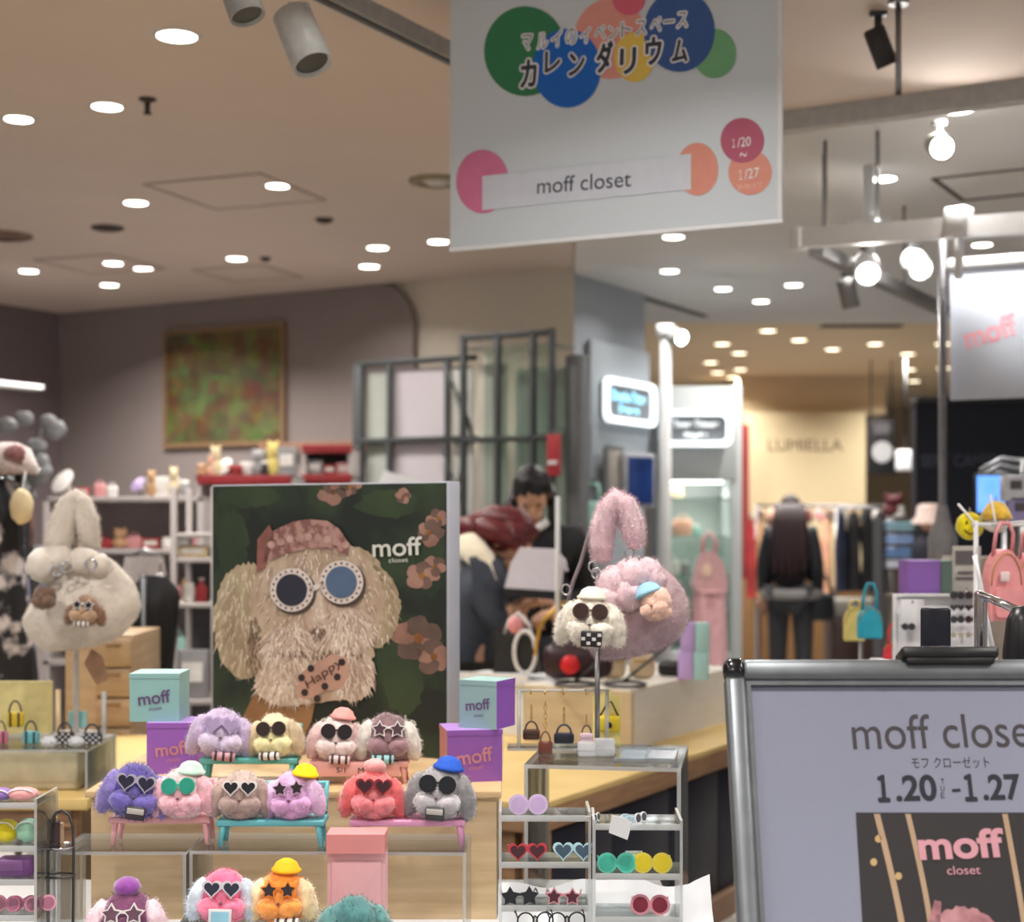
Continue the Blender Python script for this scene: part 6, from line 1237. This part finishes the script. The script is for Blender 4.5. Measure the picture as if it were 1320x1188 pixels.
# white open store rack near the poster
t = thing('white_open_rack', 'tall white open rack between the black garment and the poster', 'shelving', V((P(248, 0, 6.3).x, 6.3, 0)))
for x in (-.075, .09):
    for y in (0, .3): obj('upright', MB().box((x, y, .8), (.025, .025, 1.6), .003), M('gondola_grey'), t)
rz_ = [P(0, y, 6.3).z for y in (690, 722, 780, 905)]
for z in rz_: obj('shelf', MB().box((.01, .15, z), (.19, .32, .02), .003), M('gondola_grey'), t)
obj('back_board', MB().box((.01, .3, .7), (.16, .012, 1.3)), M('rack_dark', (74,72,76), .7), t)
good('bottle', 'red', V((P(256, 0, 6.3).x, 6.36, rz_[2]+.01)), .05, .1, 'red bottle on the white open rack', None); good('jar', 'white', V((P(240, 0, 6.3).x, 6.36, rz_[2]+.01)), .05, .08, 'white jar on the white open rack', None)
good('box', 'cream', V((P(246, 0, 6.3).x, 6.36, rz_[1]+.01)), .12, .05, 'cream carton on the upper shelf of the white open rack', None); good('box', 'grey', V((P(246, 0, 6.3).x, 6.36, rz_[3]+.01)), .12, .2, 'grey carton low on the white open rack', None)
# long black garment on a hanger
p = P(196, 742, 5.7); t = thing('black_garment', 'long black garment hanging behind the teal gift box', 'garment', V((p.x, p.y, P(0, 935, 5.7).z)))
h = p.z-t.location.z; BKF = M('garment_black', (16,15,18), .85, bump=.2)
obj('cloth', MB().sheet(lambda a, b: ((.088+.012*b)*math.cos(2*PI*a)*(.45+.55*min(1, (1-b)*9))-.03*(1-b)+.01*b, (.06+.006*math.sin(18*PI*a))*math.sin(2*PI*a)*(.4+.6*min(1, (1-b)*5)), h*b), 40, 20), BKF, t)
obj('hanger', MB().tube([(-.02, 0, h*.96), (.03, 0, h+.005), (.07, 0, h*.95)], .006, 6), STEEL, t); obj('hook', MB().tube([(.03, 0, h), (.03, 0, h+.04), (.045, 0, h+.05)], .004, 6), STEEL, t)
t = thing('grey_smock', 'pale grey hanging smock behind the black garment', 'garment', V((P(186, 0, 6.1).x, 6.1, P(0, 766, 6.1).z)))
obj('cloth', MB().sheet(lambda a, b: (.1*math.cos(2*PI*a)*(1-.25*b), .06*math.sin(2*PI*a), .15*b), 24, 10), M('smock_grey', (176,166,164), .85, bump=.3), t); obj('hanger', MB().tube([(-.07, 0, .14), (0, 0, .18), (.07, 0, .14)], .006, 6), STEEL, t)
t = thing('garment_rail', 'steel rail holding the smock and the black garment', 'rail', V((P(205, 0, 5.9).x, 5.9, 0)))
obj('bar', MB().tube([(-.12, .25, 1.245), (0, -.25, 1.245)], .012), DARKM, t)
for x, y in ((-.12, .25), (0, -.25)): obj('post', MB().cyl((x, y, 0), (x, y, 1.25), .012), DARKM, t)
# pale wood drawer cabinet under the cream bag
t = thing('wood_drawer_cabinet', 'pale wooden drawer cabinet behind the left acrylic trays', 'cabinet', V((P(128, 0, 5.2).x, 5.2, 0)))
WC = wood('cabinet_wood', (176,150,120), (160,134,104), 5); hw = k(88, 5.2)
zt = P(0, 818, 5.2).z
obj('carcass', MB().box((0, .2, zt/2), (hw, .4, zt), .004), WC, t)
for i in range(4): 
    d = obj('drawer', MB().box((k(20, 5.2), -.008, zt-.06-.1*i), (hw*.5, .016, .092), .003), WC, t); obj('drawer_pull', MB().box((k(20, 5.2), -.02, zt-.03-.1*i), (.05, .012, .008), .002), M('frame_wood'), d)
obj('door', MB().box((-k(22, 5.2), -.008, zt*.5), (hw*.46, .016, zt*.94), .003), WC, t)
# dark flowery garments at the far left
rl2 = thing('clothes_rack', 'steel clothes rack at the far left edge', 'rail', V((P(-10, 0, 5.3).x, 5.3, 0)))
obj('bar', MB().cyl((-.35, 0, 1.64), (.1, 0, 1.64), .013), STEEL, rl2)
for x in (-.33, .09): obj('post', MB().cyl((x, 0, 0), (x, 0, 1.64), .013), STEEL, rl2)
def flo(n, c, c2, sc_): return M('cloth_'+n, c, .85, c2=c2, scale=sc_, lo=.5, hi=.62, bump=.2)
GARM = [('black flower print dress on the far left rack, outermost', (196,190,196), (24,24,32), 12, 8), ('navy dotted dress on the far left rack, behind the outermost', (140,150,180), (26,28,42), 14, -12), ('brown and black patterned dress at the left picture edge', (132,92,76), (30,24,28), 9, -32)]
for i, (lab, c, c2, s_, px) in enumerate(GARM):
    z0 = P(0, 905, 5.3).z; t = thing('patterned_dress', lab, 'garment', V((P(px, 0, 5.3).x, 5.22+.2*i, z0)), .3*i, 'patterned dresses on the left rack'); h = 1.60-z0
    obj('cloth', MB().sheet(lambda a, b: ((.085+.03*(1-b)+.008*math.sin(7*b+i))*math.cos(2*PI*a)*(.35+.65*min(1, (1-b)*7)), (.075+.012*math.sin(16*PI*a))*math.sin(2*PI*a), h*b), 40, 24), flo('dress%d' % i, c, c2, s_), t); obj('hanger', MB().tube([(-.07, 0, h-.02), (0, 0, h+.02), (.07, 0, h-.02)], .006, 6), STEEL, t)
t = thing('white_plush_hat', 'pale fluffy hat with pink bow on top of the clothes rack', 'hat', P(12, 612, 5.25))
obj('hat_body', MB().lathe([(.09, 0), (.1, .02), (.085, .05), (.07, .09), (.03, .11), (0, .112)], n=20), furmat('hat_pale', (170,152,148)), t); obj('bow', MB().ell((.04, -.07, .07), (.04, .02, .03), None, 3, .2, 6, 4), furmat('hat_pink', (140,96,98)), t)
t = thing('cream_pouch', 'small cream pouch hanging on the front of the clothes rack', 'pouch', P(28, 668, 5.15)); obj('pouch_body', MB().ell((0, 0, .04), (.04, .02, .06), None, 3, .1, 5, 2), M('goods_cream', NAMEC['cream']), t); obj('cord', MB().tube([(0, 0, .09), (0, .06, .18)], .003, 5), WHITE, t)
t = thing('white_flower_branch', 'pale grey artificial flower branch in front of the dark side wall', 'artificial plant', P(40, 640, 8.6), 0)
obj('stem', MB().tube([(0, 0, -.3), (.0, 0, 0), (.02, 0, .2), (.06, 0, .42)], .012, 6), M('stem_grey', (110,108,104), .7), t)
random.seed(4)
for i in range(16):
    a = random.uniform(0, 6.28); r = random.uniform(.03, .2); z = random.uniform(.0, .46)
    obj('blossom', MB().ell((r*math.cos(a), r*math.sin(a)*.6, z), (.055, .04, .045), None, 2, .3, 5, i), M('blossom_grey', (140,142,144), .8), t)
t = thing('plant_pot_stand', 'dark pot holding the pale flower branch', 'pot', P(40, 640, 8.6)+V((0, 0, -.55))); obj('pot', MB().lathe([(0, 0), (.09, 0), (.12, .28), (.105, .28), (.08, .02), (0, .02)]), DARKM, t); obj('pedestal', MB().box((0, 0, -(t.location.z)/2), (.26, .26, t.location.z-.002), .01), M('gondola_grey'), t)
t = thing('wall_ledge', 'narrow pale wall ledge at the far left edge', 'ledge', P(8, 496, 9.6), GR+PI/2); obj('ledge', MB().box((0, 0, 0), (.5, .12, .03), .004), WHITE, t)
t = thing('white_leaflet', 'white tilted leaflet standing on top of the shelving behind the poster', 'leaflet', P(512, 624, 8.2), 0); obj('sheet', MB().prism([(-.1, 0), (.17, 0), (.15, .01), (-.07, .075)], -.004, .004), WHITE, t); obj('leaflet_holder', MB().cyl((.04, 0, -t.location.z), (.04, 0, .01), .008), STEEL, t)

# ------------------------------------------------------------------ far fashion shop: garments and hats on fixtures
def rail_far(label, px0, px1, Y, z):
    x0, x1 = (px0-CX)*Y/F, (px1-CX)*Y/F; t = thing('clothes_rail', label, 'rail', V(((x0+x1)/2, Y, 0))); w = x1-x0
    obj('bar', MB().cyl((-w/2, 0, z), (w/2, 0, z), .014), STEEL, t)
    for s in (-1, 1): obj('post', MB().cyl((s*w/2, 0, 0), (s*w/2, 0, z), .014), STEEL, t)
def garm(label, px, ytop, ybot, w, Y, colour, grp):
    z1 = P(0, ytop, Y).z; z0 = max(.06, P(0, ybot, Y).z); h = z1-z0; ww = k(w, Y)/2
    t = thing('hanging_garment', label, 'garment', V((P(px, 0, Y).x, Y, z0)), random.uniform(-.3, .3), grp); sd = random.random()*6
    obj('cloth', MB().sheet(lambda a, b: ((ww*(1+.15*(1-b))+.006*math.sin(9*b+sd))*math.cos(2*PI*a)*(.35+.65*min(1, (1-b)*8)), (.07+.014*math.sin(14*PI*a+sd))*math.sin(2*PI*a), h*b), 24, 12), M('garm_'+colour, NAMEC[colour], .85, var=.25, scale=6, bump=.2), t); obj('hanger', MB().tube([(-ww*.5, 0, h-.01), (0, 0, h+.05), (ww*.5, 0, h-.01)], .008, 6), STEEL, t)
rail_far('long clothes rail in front of the cream shop wall', 975, 1150, 14.6, 1.62)
for i, (px, c) in enumerate(((968,'red'),(980,'tan'),(992,'brown'),(1004,'peach'),(1052,'cream'),(1064,'peach'),(1066,'tan'))):
    garm('%s garment on the rail before the cream shop, %s from the left' % (c, ORD[i]), px, 668, 770, 11, 14.6, c, 'garments before the cream shop')
rail_far('black clothes rail left of the blue jeans stack', 1078, 1146, 12.6, 1.58)
for i, (px, c, w) in enumerate(((1084,'navy',14),(1100,'black',14),(1118,'black',15),(1135,'black',14))):
    garm('dark %s coat on the black rail, %s from the left' % (c, ORD[i]), px, 660, 762, w, 12.6, c, 'dark coats on the black rail')
t = thing('brown_cabinet', 'dark brown cabinet under the hanging dark coats', 'cabinet', V((P(1108, 0, 12.2).x, 12.25, 0))); obj('carcass', MB().box((0, .15, .35), (.42, .3, .7), .01), M('cabinet_dark', (62,42,36), .5), t); obj('door', MB().box((-.1, -.005, .35), (.18, .012, .62), .003), M('cabinet_dark'), t); obj('door', MB().box((.1, -.005, .35), (.18, .012, .62), .003), M('cabinet_dark'), t); obj('top', MB().box((0, .15, .78), (.4, .28, .16), .03), M('cushion_grey', (146,142,134), .8), t)
capz = P(0, 668, 14.5).z
sh_ = thing('hat_shelf', 'thin dark shelf with knit caps above the clothes rail', 'shelf', V((P(1060, 0, 14.9).x, 14.9, capz-.03))); obj('board', MB().box((0, 0, 0), (k(190, 14.9), .3, .02)), M('rack_dark'), sh_)
for s in (-1, 1): obj('bracket', MB().box((s*.6, .1, -.75), (.03, .03, 1.46)), DARKM, sh_)
cs = ['brown','peach','black','white','maroon','pink','brown','grey','tan','black','white','maroon']
for i, c in enumerate(cs): good('cap', c, V((P(978+i*15, 0, 14.9).x, 14.82, capz-.018)), .1, .11, '%s knit cap on the hat shelf, %s from the left' % (c, ORD[i]), 'knit caps on the hat shelf')
t = thing('jeans_stand', 'dark stand with stacked folded pale blue jeans', 'display stand', V((P(1160, 0, 11.0).x, 11.0, 0)))
for x in (-.13, .13): obj('upright', MB().box((x, .1, .75), (.02, .24, 1.5)), M('rack_dark'), t)
jz = [P(0, y, 11.0).z for y in (684, 701, 718, 732)]
for z in jz: obj('shelf', MB().box((0, .1, z-.012), (.26, .24, .012)), M('rack_dark'), t)
for i, z in enumerate(jz):
    c = ['mint', 'blue', 'blue', 'white'][i]; q = thing('folded_jeans', '%s folded garment on the jeans stand, %s shelf from the top' % ({'mint':'pale teal','blue':'sky blue','white':'white'}[c], ORD[i]), 'folded clothes', V((P(1160, 0, 11.0).x, 11.06, z-.005)), 0, 'folded jeans on the stand')
    m = M('denim_%d' % i, [(150,190,204), (150,178,226), (118,154,206), (214,218,230)][i], .8)
    for j in range(2): obj('fold', MB().box((0, 0, .02+.036*j), (.2, .16, .034), .012), m, q)
good('plush', 'maroon', V((P(1156, 0, 11).x, 11.08, 1.50)), .18, .16, 'maroon plush toy on top of the jeans stand', None); obj_top = None
good('cap', 'white', V((P(1166, 0, 10.9).x, 11.05, 1.50)), .09, .09, 'white knit cap on the jeans stand beside the maroon plush', None)
# small wearer-less mannequin with a pink hat
p = P(1198, 700, 10.2); mq = thing('mannequin_head', 'mannequin with a pale pink bucket hat and dark top before the navy front', 'mannequin', V((p.x, 10.2, 0)))
obj('torso', MB().lathe([(0, .95), (.1, .95), (.13, 1.1), (.12, 1.28), (.08, 1.36), (.04, 1.38), (.035, 1.42)], n=20, sy=.7), M('mannequin_top', (22,22,40), .7), mq); obj('head', MB().ell((0, 0, 1.48), (.065, .075, .09), None, 3), SKIN, mq)
obj('bucket_hat', MB().lathe([(.115, 1.45), (.11, 1.47), (.085, 1.50), (.08, 1.56), (.06, 1.58), (0, 1.585)], n=20), M('hat_blush', (232,206,196), .8), mq); obj('stand_pole', MB().cyl((0, 0, 0), (0, 0, .96), .015).cyl((0, 0, 0), (0, 0, .02), .14), STEEL, mq)
# goods in the white kiosk
for i, (px, py, z, kd, c, w, h) in enumerate(((872,0,1.628,'bag','cream',.1,.1),(880,0,1.368,'bag','peach',.13,.14),(862,0,1.368,'jar','grey',.07,.09),(898,0,1.368,'jar','mint',.05,.08),(866,0,1.108,'bag','white',.12,.12),(884,0,1.108,'jar','grey',.06,.09),(860,0,1.108,'bag','pink',.09,.1),(872,0,.848,'bag','brown',.1,.1))):
    good(kd, c, V((P(px, 0, 10.5).x, 10.52, z)), w, h, '%s %s on the %s glass shelf of the white kiosk' % (c, 'pouch' if kd == 'bag' else 'jar', {1.628:'top', 1.368:'second', 1.108:'third', .848:'lowest'}[z]), 'goods in the white kiosk')
# pink glossy bag on a mannequin stand in front of the kiosk
p = P(913, 760, 8.8); t = thing('pink_glossy_bag', 'glossy dusty pink handbag displayed on a pink column before the white kiosk', 'handbag', p); s_ = k(1, 8.8)
PG = M('pink_gloss', (214,168,172), .3, coat=.4)
obj('bag_body', MB().prism([(-22*s_, 6*s_), (-18*s_, 0), (20*s_, 0), (24*s_, 8*s_), (18*s_, 34*s_), (8*s_, 48*s_), (-6*s_, 50*s_), (-14*s_, 38*s_)], -.07, .07), PG, t); obj('handle', MB().tube([(-8*s_, 0, 46*s_), (-6*s_, 0, 66*s_), (2*s_, 0, 74*s_), (10*s_, 0, 62*s_), (8*s_, 0, 46*s_)], .014, 8), PG, t); obj('front_patch', MB().prism(sc(circle(18), 6*s_, 9*s_, -4*s_, 26*s_), -.078, -.068), M('patch_cream', (232,204,180), .5), t)
t = thing('pink_column', 'pink draped display column under the glossy pink bag', 'plinth', V((p.x+.01, p.y, 0)))
obj('drape', MB().sheet(lambda a, b: ((.085+.012*math.sin(10*PI*a))*math.cos(2*PI*a)*(1.25-.25*b), (.085+.012*math.sin(10*PI*a))*math.sin(2*PI*a)*(1.25-.25*b), p.z*b-.003*b), 60, 6), M('drape_pink', (226,176,182), .7), t); obj('cap', MB().cyl((0, 0, p.z-.02), (0, 0, p.z-.002), .1), M('drape_pink'), t)
# pale mint bag near the screen
p = P(762, 668, 9.0); t = thing('mint_bag', 'pale mint handbag hanging before the grey pillar', 'handbag', p); obj('bag_body', MB().box((0, 0, .02), (.13, .07, .16), .03), M('goods_mint', NAMEC['mint']), t); obj('handle', MB().tube([(-.05, 0, .09), (-.04, 0, .2), (.04, 0, .2), (.05, 0, .09)], .012, 6), M('goods_mint'), t); obj('hanging_arm', MB().cyl((0, -.0, .2), (.0, .4, .2), .008), STEEL, t)
